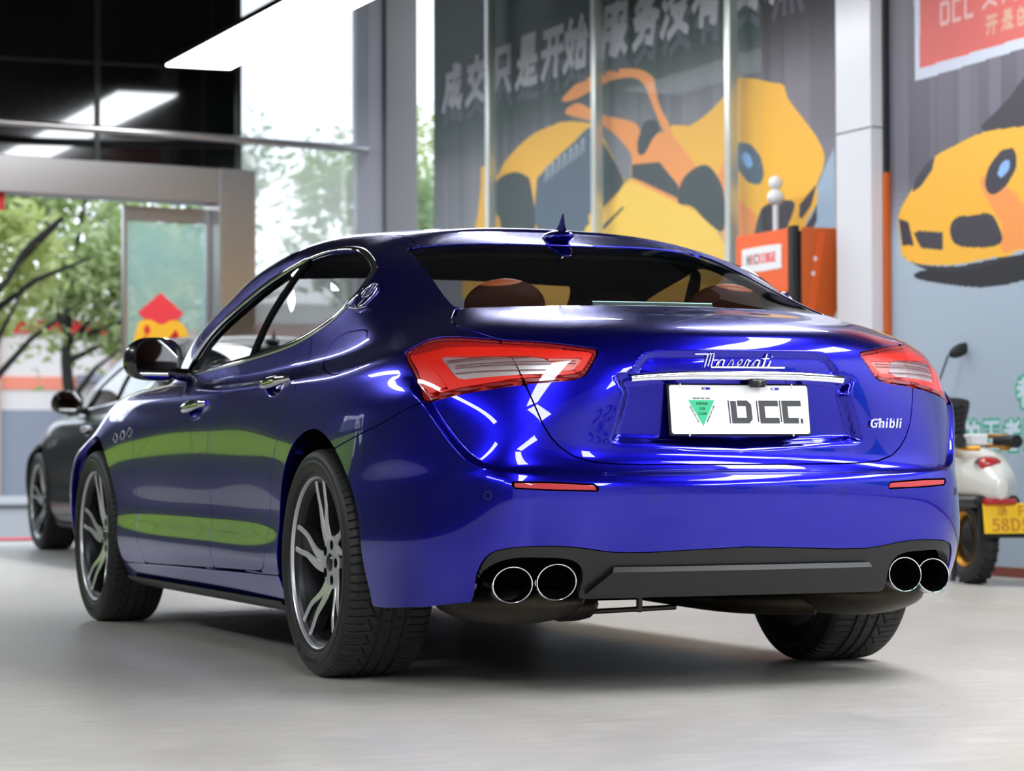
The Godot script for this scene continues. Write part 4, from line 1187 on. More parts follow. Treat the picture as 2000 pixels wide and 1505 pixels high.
func normals() -> void:
	for j in NV:
		for i in NU:
			var k := j * NU + i
			var du := BP[k + (1 if i < NU - 1 else 0)] - BP[k - (1 if i > 0 else 0)]
			var dv := BP[k + (NU if j < NV - 1 else 0)] - BP[k - (NU if j > 0 else 0)]
			if i == 0 or i == NU - 1: du = Vector3(du.length() * (1.0 if i == 0 else -1.0), 0, 0)
			if j == NV - 1: dv = Vector3(-1, 0, 0)
			var m := du.cross(dv)
			if m.length_squared() < 1e-20:
				m = Vector3.UP
			m = m.normalized()
			if (i == 0 or i == NU - 1 or j == NV - 1):
				m.x = 0.0
				m = m.normalized()
			BN[k] = m

# ---------------------------------------------------------------- the sedan
func g_ribbon(g: Geo, pts: Array, nrm: Array, w, h: float, closed := false) -> Geo:
	var m := pts.size()
	var prof := [Vector2(-1, 0), Vector2(-0.82, 0.75), Vector2(-0.4, 1.0), Vector2(0.4, 1.0), Vector2(0.82, 0.75), Vector2(1, 0)]
	var pn := [Vector2(-0.9, 0.4), Vector2(-0.6, 0.8), Vector2(-0.2, 1.0), Vector2(0.2, 1.0), Vector2(0.6, 0.8), Vector2(0.9, 0.4)]
	var rings := []
	for i in m:
		var a: Vector3 = pts[(i - 1 + m) % m] if closed or i > 0 else pts[i]
		var b: Vector3 = pts[(i + 1) % m] if closed or i < m - 1 else pts[i]
		var N: Vector3 = nrm[i]
		var X := (b - a).cross(N).normalized()
		var ww: float = w[i] if w is Array else w
		var ring := []
		for k in prof.size():
			ring.append([pts[i] + X * prof[k].x * ww + N * prof[k].y * h, (X * pn[k].x + N * pn[k].y).normalized()])
		rings.append(ring)
	for i in (m if closed else m - 1):
		var A: Array = rings[i]
		var B: Array = rings[(i + 1) % m]
		for k in prof.size() - 1:
			g.quad(A[k][0], A[k + 1][0], B[k + 1][0], B[k][0], A[k][1], A[k + 1][1], B[k + 1][1], B[k][1])
	return g

func side_ribbon(path: PackedVector2Array, w, h: float, s: float, closed := false, out := 0.0) -> Geo:
	var pts := []
	var nn := []
	for q in path:
		var r := shell_at(q.x, q.y)
		var N: Vector3 = r[1]
		N.x *= s
		var P: Vector3 = r[0]
		P.x *= s
		pts.append(P + N * out)
		nn.append(N)
	# even out the places and the normals
	for it in 3:
		var sp := pts.duplicate()
		for i in pts.size():
			if closed or (i > 0 and i < pts.size() - 1):
				sp[i] = (pts[i] * 2.0 + pts[(i - 1 + pts.size()) % pts.size()] + pts[(i + 1) % pts.size()]) * 0.25
		pts = sp
	for it in 3:
		var sm := nn.duplicate()
		for i in nn.size():
			var a: Vector3 = nn[maxi(i - 1, 0)]
			var b: Vector3 = nn[mini(i + 1, nn.size() - 1)]
			sm[i] = (nn[i] * 2.0 + a + b).normalized()
		nn = sm
	return g_ribbon(Geo.new(), pts, nn, w, h, closed)

func tread_mesh(width: float) -> Geo:
	var g := Geo.new()
	var R := 0.3505
	var nt := 820
	var ws := []
	var hw := width * 0.5 - 0.012
	var m := 54
	for i in m + 1: ws.append(lerpf(-hw, hw, float(i) / m))
	var ht := func(th: float, w: float) -> float:
		# depth of the grooves at this place of the tread, w positive towards the car's outside
		var d := 0.0
		for c in [-0.050, -0.012, 0.026]:
			d = maxf(d, smoothstep(0.0062, 0.0040, absf(w - c)))
		var s := th * R
		if w > 0.034:
			var p := fposmod(s / 0.0268 + (w - 0.05) * 3.0, 1.0)
			var row := int(floor(s / 0.0268 + (w - 0.05) * 3.0))
			if posmod(row, 2) == 0 or w > 0.066:
				d = maxf(d, smoothstep(0.0030, 0.0016, absf(p - 0.5) * 0.0268) * 0.85)
			var z := 0.036 + 0.030 * fposmod(s / 0.0536, 1.0)
			d = maxf(d, smoothstep(0.0032, 0.0018, absf(w - z)) * 0.8)
		elif w < -0.058:
			var p := fposmod(s / 0.0268 + 0.3, 1.0)
			d = maxf(d, smoothstep(0.0030, 0.0016, absf(p - 0.5) * 0.0268) * 0.85)
		else:
			var p := fposmod(s / 0.038 + w * 9.0, 1.0)
			d = maxf(d, smoothstep(0.0026, 0.0014, absf(p - 0.5) * 0.038) * smoothstep(0.010, 0.016, absf(fposmod(w + 0.031, 0.038) - 0.019)) * 0.7)
		return d
	var P := []
	for k in nt:
		var th := TAU * k / nt
		var line := PackedVector3Array()
		for w in ws:
			var crown: float = 0.0035 * pow(absf(w) / hw, 2.0) + 0.009 * pow(maxf(0.0, absf(w) / hw - 0.82) / 0.18, 2.0)
			var r: float = R - crown - 0.0065 * float(ht.call(th, w))
			line.append(Vector3(cos(th) * r, sin(th) * r, w))
		P.append(line)
	for k in nt:
		var A: PackedVector3Array = P[k]
		var B: PackedVector3Array = P[(k + 1) % nt]
		for i in m:
			var o := Vector3(A[i].x, A[i].y, 0)
			g.flat4(A[i], A[i + 1], B[i + 1], B[i], o)
	return g

var wheel_parts := {}

func make_wheel(car: Node3D, at: Vector3, left: bool, width: float) -> Node3D:
	var key := "%.3f" % width
	if not wheel_parts.has(key):
		var hw := width * 0.5
		var d := {}
		d.tread = tread_mesh(width).surface(ArrayMesh.new())
		var ax := Transform3D(Basis(Vector3.RIGHT, Vector3(0, 0, 1), Vector3.DOWN), Vector3.ZERO)
		var side := [Vector2(0.258, hw - 0.022), Vector2(0.266, hw - 0.010), Vector2(0.274, hw - 0.012), Vector2(0.279, hw - 0.006), Vector2(0.295, hw - 0.001), Vector2(0.308, hw), Vector2(0.313, hw - 0.0035), Vector2(0.325, hw - 0.004), Vector2(0.333, hw - 0.008), Vector2(0.3385, hw - 0.0125)]
		var sw := Geo.new()
		for s in [1.0, -1.0]:
			var pr := []
			for q in side: pr.append(Vector2(q.x, q.y * s))
			g_lathe(sw, pr, ax, 96, 0.0, TAU, -s)
		d.sidewall = sw.surface(ArrayMesh.new())
		# barrel and lip
		var h0 := hw - 0.014
		var lip := [Vector2(0.2665, h0 - 0.02), Vector2(0.2695, h0 - 0.004), Vector2(0.268, h0), Vector2(0.2625, h0 + 0.001), Vector2(0.2595, h0 - 0.002), Vector2(0.2565, h0 - 0.009)]
		d.lip = g_lathe(Geo.new(), lip, ax, 96, 0.0, TAU, -1.0).surface(ArrayMesh.new())
		var barrel := [Vector2(0.2565, h0 - 0.009), Vector2(0.246, h0 - 0.018), Vector2(0.238, h0 - 0.03), Vector2(0.232, h0 - 0.08), Vector2(0.235, -hw + 0.02), Vector2(0.262, -hw + 0.012)]
		d.barrel = g_lathe(Geo.new(), barrel, ax, 80, 0.0, TAU, -1.0).surface(ArrayMesh.new())
		var disc := Geo.new()
		g_lathe(disc, [Vector2(0.0, h0 - 0.115), Vector2(0.082, h0 - 0.115), Vector2(0.084, h0 - 0.13), Vector2(0.182, h0 - 0.13), Vector2(0.182, h0 - 0.158), Vector2(0.06, h0 - 0.158)], ax, 64, 0.0, TAU, -1.0)
		d.disc = disc.surface(ArrayMesh.new())
		var cal := Geo.new()
		for k in 10:
			var a0 := deg_to_rad(150 + k * 6.0)
			g_box(cal, Vector3(cos(a0) * 0.168, sin(a0) * 0.168, h0 - 0.13), Vector3(0.06, 0.02, 0.07), 0.006, Basis(Vector3(0, 0, 1), a0))
		d.caliper = cal.surface(ArrayMesh.new())
		# spokes: two machined arms on a dark web, each bending towards the hub
		var arms := Geo.new()
		var dark := Geo.new()
		var n := 18
		var hh := func(r: float) -> float: return h0 - 0.012 - 0.034 * pow(clampf((0.252 - r) / 0.19, 0, 1), 1.3)
		var phi := func(r: float) -> float: return deg_to_rad(92.0 + 17.0 * (1.0 - smoothstep(0.062, 0.185, r)))
		var sep := func(r: float) -> float: return lerpf(0.0155, 0.036, smoothstep(0.08, 0.235, r))
		var wid := func(r: float) -> float: return lerpf(0.0150, 0.0062, smoothstep(0.075, 0.20, r))
		var pt := func(r: float, off: float, h: float) -> Vector3:
			var a: float = phi.call(r)
			return Vector3(cos(a) * r - sin(a) * off, sin(a) * r + cos(a) * off, h)
		for sg in [-1.0, 1.0]:
			for i in n:
				var r0 := lerpf(0.066, 0.2585, float(i) / n)
				var r1 := lerpf(0.066, 0.2585, float(i + 1) / n)
				var q := []
				for r in [r0, r1]:
					var c: float = sg * float(sep.call(r))
					var w: float = wid.call(r)
					var h: float = hh.call(r)
					q.append([pt.call(r, c - w, h), pt.call(r, c + w, h), pt.call(r, c - w - 0.003, h - 0.004), pt.call(r, c + w + 0.003, h - 0.004), pt.call(r, c - w - 0.006, h - 0.036), pt.call(r, c + w + 0.006, h - 0.036)])
				arms.flat4(q[0][0], q[0][1], q[1][1], q[1][0], Vector3(0, 0, 1))
				arms.flat4(q[0][0], q[0][2], q[1][2], q[1][0], q[0][2] - q[0][1])
				arms.flat4(q[0][1], q[0][3], q[1][3], q[1][1], q[0][3] - q[0][0])
				dark.flat4(q[0][2], q[0][4], q[1][4], q[1][2], q[0][2] - q[0][3])
				dark.flat4(q[0][3], q[0][5], q[1][5], q[1][3], q[0][3] - q[0][2])
				dark.flat4(q[0][4], q[0][5], q[1][5], q[1][4], Vector3(0, 0, -1))
		for i in n:
			var r0 := lerpf(0.07, 0.2585, float(i) / n)
			var r1 := lerpf(0.07, 0.2585, float(i + 1) / n)
			var q := []
			for r in [r0, r1]:
				var c: float = sep.call(r)
				var h: float = float(hh.call(r)) - 0.013
				q.append([pt.call(r, -c, h), pt.call(r, c, h)])
			dark.flat4(q[0][0], q[0][1], q[1][1], q[1][0], Vector3(0, 0, 1))
		var sm := ArrayMesh.new()
		arms.surface(sm)
		dark.surface(sm)
		sm.surface_set_material(0, M.machined)
		sm.surface_set_material(1, M.rim_dark)
		d.spoke = sm
		var hh0: float = hh.call(0.066)
		d.hub = g_lathe(Geo.new(), [Vector2(0.0, hh0 + 0.001), Vector2(0.070, hh0 + 0.001), Vector2(0.082, hh0 - 0.003), Vector2(0.084, hh0 - 0.04)], ax, 60, 0.0, TAU, -1.0).surface(ArrayMesh.new())
		var cap := Geo.new()
		g_lathe(cap, [Vector2(0.0, hh0 + 0.006), Vector2(0.024, hh0 + 0.0055), Vector2(0.028, hh0 + 0.002), Vector2(0.028, hh0)], ax, 40, 0.0, TAU, -1.0)
		d.cap = cap.surface(ArrayMesh.new())
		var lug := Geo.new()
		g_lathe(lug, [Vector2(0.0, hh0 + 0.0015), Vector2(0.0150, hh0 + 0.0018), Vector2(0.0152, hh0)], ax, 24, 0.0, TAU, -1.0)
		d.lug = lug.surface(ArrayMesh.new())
		wheel_parts[key] = d
	var d: Dictionary = wheel_parts[key]
	var w := Node3D.new()
	w.name = "wheel"
	car.add_child(w, true)
	w.position = at
	w.rotation.y = -PI / 2 if left else PI / 2
	var o := obj("tyre_tread", d.tread, M.rubber, w)
	obj("tyre_sidewall", d.sidewall, M.rubber_side, w)
	var size := "275/40 20"
	for i in size.length():
		if size[i] == " ": continue
		var a := deg_to_rad(-84.0 - 4.6 * i)
		var out := Vector3(cos(a), sin(a), 0)
		put_text("sidewall_letter", size[i], 0.024, 0.0012, M.rubber_print, w, Transform3D(Basis(Vector3(out.y, -out.x, 0), out, Vector3(0, 0, 1)), out * 0.301 + Vector3(0, 0, width * 0.5 + 0.0004)), true)
	obj("rim_lip", d.lip, M.machined, w)
	obj("rim_barrel", d.barrel, M.rim_dark, w)
	obj("brake_disc", d.disc, M.steel_dull, w)
	obj("brake_caliper", d.caliper, M.black_metal, w)
	for k in 5:
		var s := obj("spoke", d.spoke, null, w)
		s.rotation.z = TAU * k / 5
	obj("hub", d.hub, M.machined, w)
	obj("centre_cap", d.cap, M.black_gloss, w)
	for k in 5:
		var l := obj("lug_shade_disc", d.lug, M.black, w)  # raised black disc, colour stands in for the shade inside a bolt hole
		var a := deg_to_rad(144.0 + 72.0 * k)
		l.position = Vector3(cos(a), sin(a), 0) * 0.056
	return w

func seat(car: Node3D, x: float, z: float, w: float, tilt := 0.28) -> void:
	var g := Geo.new()
	g_box(g, Vector3(x, 0.50, z - 0.26), Vector3(w, 0.16, 0.52), 0.06)
	var b := Basis(Vector3.RIGHT, tilt)
	g_box(g, Vector3(x, 0.50, z) + b * Vector3(0, 0.30, 0), Vector3(w, 0.62, 0.15), 0.06, b)
	obj("seat", g, M.leather, car)
	var h := Geo.new()
	g_ball(h, Vector3(x, 0.50, z) + b * Vector3(0, 0.685, 0.0), Vector3(0.135, 0.085, 0.055), b)
	obj("headrest", h, M.leather_tan, car)

func make_car() -> Node3D:
	var car := thing("sedan", "metallic royal blue four-door sedan with quad exhaust and white show plate", "car")
	# --- painted panels
	obj("roof_panel", panel(both(["roof", "!glass", "!windscreen"])), M.paint, car)
	for s in [-1, 1]:
		obj("roof_strip", panel(both(["strip", "!glass", "!windscreen"], 0.0015), s), M.paint, car)
	for s in [-1, 1]:
		obj("body_side", panel(both(["bodyside", "!side_glass", "!front_door", "!rear_door", "!arch", "!trunk", "!lamp", "!glass", "!windscreen", "!bumper", "!sill", "!wing", "!bonnet", "!fuel_door", "low"], 0.0022), s), M.paint, car)
		obj("front_door", panel(both(["front_door", "!side_glass", "!wing"]), s), M.paint, car)
		obj("rear_door", panel(both(["rear_door", "!side_glass", "!arch"]), s), M.paint, car)
		obj("front_wing", panel(both(["wing", "!bonnet", "!arch", "!nose", "!sill", "low", "!front_door"]), s), M.paint, car)
		obj("sill_panel", panel(both(["sill", "!arch", "low"]), s, 0.001), M.paint, car)
	obj("fuel_flap", panel(both(["fuel_door"], 0.0018), -1), M.paint, car)
	obj("body_side_flap", panel(both(["fuel_door"], -0.001), 1, -0.0005), M.paint, car)
	obj("bonnet", panel(both(["bonnet", "!nose"])), M.paint, car)
	obj("front_bumper", panel(both(["nose", "!arch", "low"])), M.paint, car)
	obj("boot_lid", panel(both(["trunk", "!lamp", "!glass"])), M.paint, car)
	obj("rear_bumper", panel(both(["bumper", "!trunk", "!lamp", "!arch", "!diffuser", "!reflector", "low"])), M.paint, car)
	# --- glass
	obj("rear_window", panel(both(["glass"], 0.001), 0, -0.003, 0.004), M.tint, car)
	obj("windscreen", panel(both(["windscreen"], 0.001), 0, -0.003, 0.004), M.clear_glass, car)
	for s in [-1, 1]:
		obj("side_window", panel(both(["side_glass"], 0.006), s, -0.006, 0.004), M.side_tint, car)
	# --- chrome round the side windows, black pillar between them
	var dlo := smooth(pv(DLO), 4)
	for s in [-1.0, 1.0]:
		obj("window_trim", side_ribbon(dlo, 0.0112, 0.006, s, true, -0.001), M.chrome, car)
		obj("door_pillar", side_ribbon(smooth(pv([-1.020, 1.018, -1.005, 1.08, -0.965, 1.17, -0.87, 1.26, -0.765, 1.335]), 5, false), [0.05, 0.05, 0.05, 0.05, 0.05, 0.05, 0.05, 0.048, 0.047, 0.046, 0.045, 0.044, 0.042, 0.04, 0.038, 0.036, 0.034, 0.032, 0.03, 0.028, 0.026], 0.004, s, false, -0.004), M.black, car)
		# door handles over shallow hollows
		for hz in [[-1.565, 0.842, -1.262, 0.862], [-0.60, 0.905, -0.335, 0.922]]:
			var pts := []
			var h0 := side_pt(hz[0], hz[1], 0.004, s)
			var h1 := side_pt(hz[2], hz[3], 0.004, s)
			for k in 13:
				var t := k / 12.0
				pts.append(h0.lerp(h1, t) + Vector3(s * 0.022 * pow(sin(PI * t), 0.6), 0, 0))
			var rad := []
			for k in 13: rad.append(0.006 + 0.0075 * sin(PI * k / 12.0))
			obj("door_handle", g_tube(Geo.new(), pts, rad, 10, false, 1.5), M.chrome, car)
		# three vents behind the front wheel
		for vz in [[-2.585, 0.748], [-2.47, 0.758], [-2.36, 0.768]]:
			var fr := shell_frame(vz[0], vz[1], false, s)
			obj("wing_vent", g_ball(Geo.new(), fr.origin, Vector3(0.024, 0.015, 0.006), fr.basis, 20, 10), M.black, car)
			var ring := []
			for k in 20: ring.append(fr * Vector3(cos(TAU * k / 20) * 0.026, sin(TAU * k / 20) * 0.0165, 0.002))
			obj("vent_ring", g_tube(Geo.new(), ring, 0.002, 6, true), M.chrome, car)
		# emblem on the rear pillar
		var ef := shell_frame(-0.096, 1.176, false, s)
		var eg := Geo.new()
		for r in [[0.036, 0.052]]:
			var ring := []
			for k in 24: ring.append(ef * Vector3(cos(TAU * k / 24) * r[0], sin(TAU * k / 24) * r[1], 0.003))
			g_tube(eg, ring, 0.0026, 6, true)
		for q in [[[0, -0.045], [0, 0.046]], [[-0.016, -0.004], [-0.02, 0.02], [-0.016, 0.04]], [[0.016, -0.004], [0.02, 0.02], [0.016, 0.04]], [[-0.016, -0.004], [0, -0.012], [0.016, -0.004]], [[-0.045, -0.05], [0.0, -0.058], [0.05, -0.05]]]:
			var line := []
			for e in q: line.append(ef * Vector3(e[0], e[1], 0.004))
			g_tube(eg, line, 0.0032, 6)
		obj("pillar_emblem", eg, M.chrome, car)
		# sill: dark lower blade
		var sb := []
		var sn := []
		for k in 15:
			var z := lerpf(-2.52, -0.46, k / 14.0)
			sb.append(Vector3(s * 0.895, 0.190, z))
			sn.append(Vector3(s * 0.6, -0.8, 0))
		obj("sill_blade", g_ribbon(Geo.new(), sb, sn, 0.028, 0.006), M.plastic, car)
	# --- tail lamps
	for s in [-1, 1]:
		for half in ["trunk", "!trunk"]:
			obj("tail_lamp_housing", panel(both(["lamp", half], 0.0035), s, -0.026, 0.0), M.lamp_red, car)
			obj("tail_lamp_bezel", panel(both(["lampin", half, "!lampglow", "!lampstripe", "!lampblade", "!lamptop"], 0.0), s, -0.008, 0.016), M.lamp_red, car)
			obj("tail_lamp_strip", panel(both(["lampin", half, "lamptop"], 0.0), s, -0.0085, 0.004), M.lamp_dark, car)
			obj("tail_lamp_rim", panel(both(["lamp", half, "!lampin"], 0.0030), s, -0.004, 0.010), M.lamp_maroon, car)
			obj("reversing_lamp", panel(both(["lampglow", half], 0.002), s, -0.014, 0.010), M.reversing_clear, car).set_meta("label", "clear ribbed reversing section of the tail lamp")
			obj("tail_lamp_lens", panel(both(["lamp", half], 0.0026), s, 0.0, 0.012), M.lens, car)
		obj("tail_lamp_stripe", panel(both(["lampstripe"], 0.001), s, -0.012, 0.010), M.lamp_pink, car)
		obj("tail_lamp_blade", panel(both(["lampblade"], 0.001), s, -0.003, 0.010), M.lamp_red, car)
		# ribs across the clear section
		for k in 7:
			var f := FLD.lampglow as PackedFloat32Array
			var pts := []
			var v := lerpf(7.80, 8.72, k / 6.0)
			var jv := 0
			for j in NV:
				if VS[j] < v: jv = j
			for i in range(0, NU, 4):
				if US[i] > 2.3 and US[i] < 5.3 and (f[jv * NU + i] < -0.004 or FLD.lampstripe[jv * NU + i] < -0.003):
					var p := BP[jv * NU + i] - BN[jv * NU + i] * 0.010
					pts.append(Vector3(p.x * s, p.y, p.z))
			if pts.size() > 2:
				obj("lamp_rib", g_tube(Geo.new(), pts, 0.0013, 6), M.lamp_rib, car)
		obj("bumper_reflector", panel(both(["reflector"], 0.003), s, -0.003, 0.006), M.reflector, car)
		obj("reflector_pocket", panel(both(["reflector"], -0.002), s, -0.012, 0.0), M.black, car)
	# --- lower rear: diffuser, centre plate, tail pipes
	obj("diffuser", panel(both(["diffuser", "!tailpipes", "low"], 0.0015), 0, -0.004, 0.03), M.plastic, car)
	obj("tailpipe_recess", panel(both(["tailpipes", "low"], -0.004), 0, -0.075, 0.0), M.black, car)
	var dp := Geo.new()
	var plate_top := []
	for sx in range(-10, 11):
		plate_top.append(sx / 10.0)
	for k in 20:
		var a: float = plate_top[k]
		var b: float = plate_top[k + 1]
		var q := []
		for e in [a, b]:
			q.append([rear_pt(e * 0.405, 0.366, 0.004), rear_pt(e * 0.410, 0.356, 0.016), rear_pt(e * 0.475, 0.296, 0.014), rear_pt(e * 0.470, 0.284, -0.02)])
		for r in 3:
			dp.flat4(q[0][r], q[1][r], q[1][r + 1], q[0][r + 1], Vector3(0, 0.3 if r == 0 else -0.2, 1))
	obj("diffuser_plate", dp, M.plastic_dark, car)
	for s in [-1.0, 1.0]:
		for e in [[0.673, 0.317, 0.925], [0.556, 0.324, 0.962]]:
			var dirn := Vector3(0, 0.0, 1).rotated(Vector3.UP, s * 0.10)
			var up := Vector3.UP.rotated(dirn, -s * 0.15)
			var rt := up.cross(dirn).normalized()
			var fr := Transform3D(Basis(rt * 1.16, dirn, -up * 1.0), Vector3(s * e[0], e[1], e[2]))
			var ring := Geo.new()
			g_lathe(ring, [Vector2(0.0500, -0.10), Vector2(0.0515, -0.004), Vector2(0.0505, 0.001), Vector2(0.0480, 0.0005), Vector2(0.0465, -0.006)], fr, 48, 0, TAU, -1.0)
			var p := obj("tailpipe", ring, M.chrome, car)
			obj("pipe_bore", g_lathe(Geo.new(), [Vector2(0.0465, -0.006), Vector2(0.045, -0.16), Vector2(0.0, -0.16)], fr, 40, 0, TAU, -1.0), M.black, p)
	# --- underneath
	var ub := Geo.new()
	g_box(ub, Vector3(0, 0.30, -1.5), Vector3(1.5, 0.12, 4.0), 0.03)
	g_box(ub, Vector3(0, 0.36, 0.55), Vector3(1.16, 0.14, 0.62), 0.04)
	obj("underbody", ub, M.black, car)
	for s in [-1.0, 1.0]:
		obj("muffler", g_ball(Geo.new(), Vector3(s * 0.56, 0.262, 0.60), Vector3(0.21, 0.075, 0.30)), M.muffler, car)
		var mid := smooth3([Vector3(s * 0.42, 0.235, 0.66), Vector3(s * 0.30, 0.232, 0.55), Vector3(s * 0.22, 0.235, 0.30), Vector3(s * 0.2, 0.25, -0.4)], 5)
		obj("exhaust_pipe", g_tube(Geo.new(), mid, 0.042, 12), M.muffler, car)
		for wz in [0.0, -2.998]:
			var lo := -PI - 0.05 if s > 0 else -0.05
			obj("arch_liner", g_lathe(Geo.new(), [Vector2(0.413, 0.015), Vector2(0.415, 0.26), Vector2(0.1, 0.28)], Transform3D(Basis(Vector3(0, 0, 1), Vector3(-s, 0, 0), Vector3(0, -s, 0)), Vector3(s * 0.93, 0.35, wz)), 40, lo, lo + PI + 0.1, 1.0), M.black, car)
	var rod := Geo.new()
	g_tube(rod, [Vector3(-0.50, 0.205, 0.52), Vector3(0.02, 0.218, 0.52)], 0.008, 8)
	g_box(rod, Vector3(-0.42, 0.225, 0.52), Vector3(0.022, 0.06, 0.022), 0.003)
	g_box(rod, Vector3(-0.10, 0.23, 0.52), Vector3(0.016, 0.05, 0.016), 0.003)
	obj("sway_bar", rod, M.steel_dull, car)
	# --- wheels
	for s in [-1.0, 1.0]:
		make_wheel(car, Vector3(s * (0.962 - 0.1425), 0.35, 0), s < 0, 0.285)
		make_wheel(car, Vector3(s * (0.955 - 0.1225), 0.35, -2.998), s < 0, 0.245)
	# --- cabin
	var trim := panel(both(["!side_glass", "!glass", "!windscreen", "cabin"], -0.01), 0, -0.035, 0.0)
	obj("cabin_lining", trim, M.lining, car)
	var fl := Geo.new()
	g_box(fl, Vector3(0, 0.38, -1.1), Vector3(1.55, 0.06, 2.6), 0.01)
	g_box(fl, Vector3(0, 1.075, 0.18), Vector3(1.20, 0.03, 0.55), 0.01)
	g_box(fl, Vector3(0, 0.80, 0.05), Vector3(1.30, 0.60, 0.06), 0.01)
	obj("cabin_floor", fl, M.lining, car)
	var dash := Geo.new()
	g_box(dash, Vector3(0, 0.86, -1.98), Vector3(1.5, 0.22, 0.5), 0.09)
	obj("dashboard", dash, M.lining, car)
	for x in [-0.38, 0.38]:
		seat(car, x, -0.92, 0.52)
		seat(car, x, -0.10, 0.56, 0.36)
	var ring := []
	for k in 32:
		var b := Basis(Vector3.RIGHT, -0.45)
		ring.append(Vector3(-0.38, 0.87, -1.58) + b * Vector3(cos(TAU * k / 32) * 0.185, sin(TAU * k / 32) * 0.185, 0))
	obj("steering_wheel", g_tube(Geo.new(), ring, 0.016, 8, true), M.black, car)
	var tb := Geo.new()
	var tbp := []
	var tbn := []
	for k in 13:
		var x := lerpf(-0.20, 0.205, k / 12.0)
		tbp.append(rear_pt(x, 1.145, -0.010))
		tbn.append(Vector3(0, 0.3, 0.95))
	obj("high_brake_lamp", g_ribbon(tb, tbp, tbn, 0.009, 0.005), M.brake_clear, car)
	# --- fin on the roof
	var fin := Geo.new()
	var prof := smooth(pv([0.085, 0.0, 0.070, 0.016, 0.060, 0.040, 0.052, 0.066, 0.046, 0.072, 0.034, 0.060, 0.005, 0.030, -0.05, 0.010, -0.085, 0.0]), 3, false)
	for k in prof.size() - 1:
		for s in [-1.0, 1.0]:
			var A := Vector3(0, 1.402 + prof[k].y, -0.335 + prof[k].x)
			var B := Vector3(0, 1.402 + prof[k + 1].y, -0.335 + prof[k + 1].x)
			var wa := 0.002 + 0.030 * pow(1.0 - prof[k].y / 0.073, 1.6)
			var wb := 0.002 + 0.030 * pow(1.0 - prof[k + 1].y / 0.073, 1.6)
			var nn := Vector3(s, 0.35, 0.1).normalized()
			fin.quad(A + Vector3(s * 0.001, 0, 0), B + Vector3(s * 0.001, 0, 0), Vector3(s * wb * 1.2, 1.398, B.z), Vector3(s * wa * 1.2, 1.398, A.z), nn, nn, nn, nn)
	g_ball(fin, Vector3(0, 1.398, -0.335), Vector3(0.042, 0.024, 0.10))
	obj("roof_aerial", fin, M.paint, car)
	# --- wing mirrors
	for s in [-1.0, 1.0]:
		var c := Vector3(s * 0.985, 1.035, -1.845)
		var mg := Geo.new()
		var b := Basis(Vector3.UP, -s * 0.34)
		var loops := []
		for q in [[-0.125, 0.0], [-0.122, 0.25], [-0.11, 0.5], [-0.085, 0.75], [-0.05, 0.92], [-0.01, 1.0], [0.02, 1.0], [0.030, 0.975], [0.031, 0.93], [0.016, 0.915]]:
			var lp := []
			for k in 40:
				var a := TAU * k / 40
				lp.append(c + b * Vector3(signf(cos(a)) * pow(absf(cos(a)), 0.72) * 0.108 * q[1], signf(sin(a)) * pow(absf(sin(a)), 0.8) * 0.080 * q[1] - 0.03 * (1.0 - q[1]), q[0]))
			loops.append(lp)
		for i in loops.size() - 1:
			for k in 40:
				var l := (k + 1) % 40
				var mid := c + b * Vector3(0, 0, -0.03)
				var nA: Vector3 = (loops[i][k] - mid).normalized()
				var nB: Vector3 = (loops[i][l] - mid).normalized()
				var nC: Vector3 = (loops[i + 1][l] - mid).normalized()
				var nD: Vector3 = (loops[i + 1][k] - mid).normalized()
				if i >= 6: mg.flat4(loops[i][k], loops[i][l], loops[i + 1][l], loops[i + 1][k], b.z)
				else: mg.quad(loops[i][k], loops[i][l], loops[i + 1][l], loops[i + 1][k], nA, nB, nC, nD)
		var hm := obj("mirror_housing", mg, M.black_gloss, car)
		var ol := PackedVector2Array()
		for k in 40:
			var a := TAU * k / 40
			ol.append(Vector2(signf(cos(a)) * pow(absf(cos(a)), 0.72) * 0.099, signf(sin(a)) * pow(absf(sin(a)), 0.8) * 0.073))
		obj("mirror_glass", g_prism(Geo.new(), ol, Transform3D(b, c + b * Vector3(0, 0, 0.015)), 0.003), M.mirror, hm)
		obj("mirror_foot", g_tube(Geo.new(), [c + Vector3(-s * 0.06, -0.05, -0.02), side_pt(-1.86, 0.975, 0.0, s)], [0.026, 0.034], 10, false, 0.8), M.black_gloss, car)
	return car

# ---------------------------------------------------------------- chrome bar, badges and plate of the blue sedan
func text_mesh(words: String, size: float, depth: float, bold := true, serif := false) -> TextMesh:
	var f := SystemFont.new()
	f.font_names = PackedStringArray(["Droid Serif" if serif else "Droid Sans"])
	f.font_weight = 700 if bold else 400
	var t := TextMesh.new()
	t.font = f
	t.text = words
	t.font_size = 64
	t.pixel_size = size / 64.0
	t.depth = depth
	t.curve_step = 1.0
	return t

func put_text(called: String, words: String, size: float, depth: float, m: Material, parent: Node, x: Transform3D, bold := true) -> MeshInstance3D:
	var o := MeshInstance3D.new()
	o.name = called
	o.mesh = text_mesh(words, size, depth, bold)
	o.mesh.material = m
	parent.add_child(o, true)
	o.transform = x
	return o

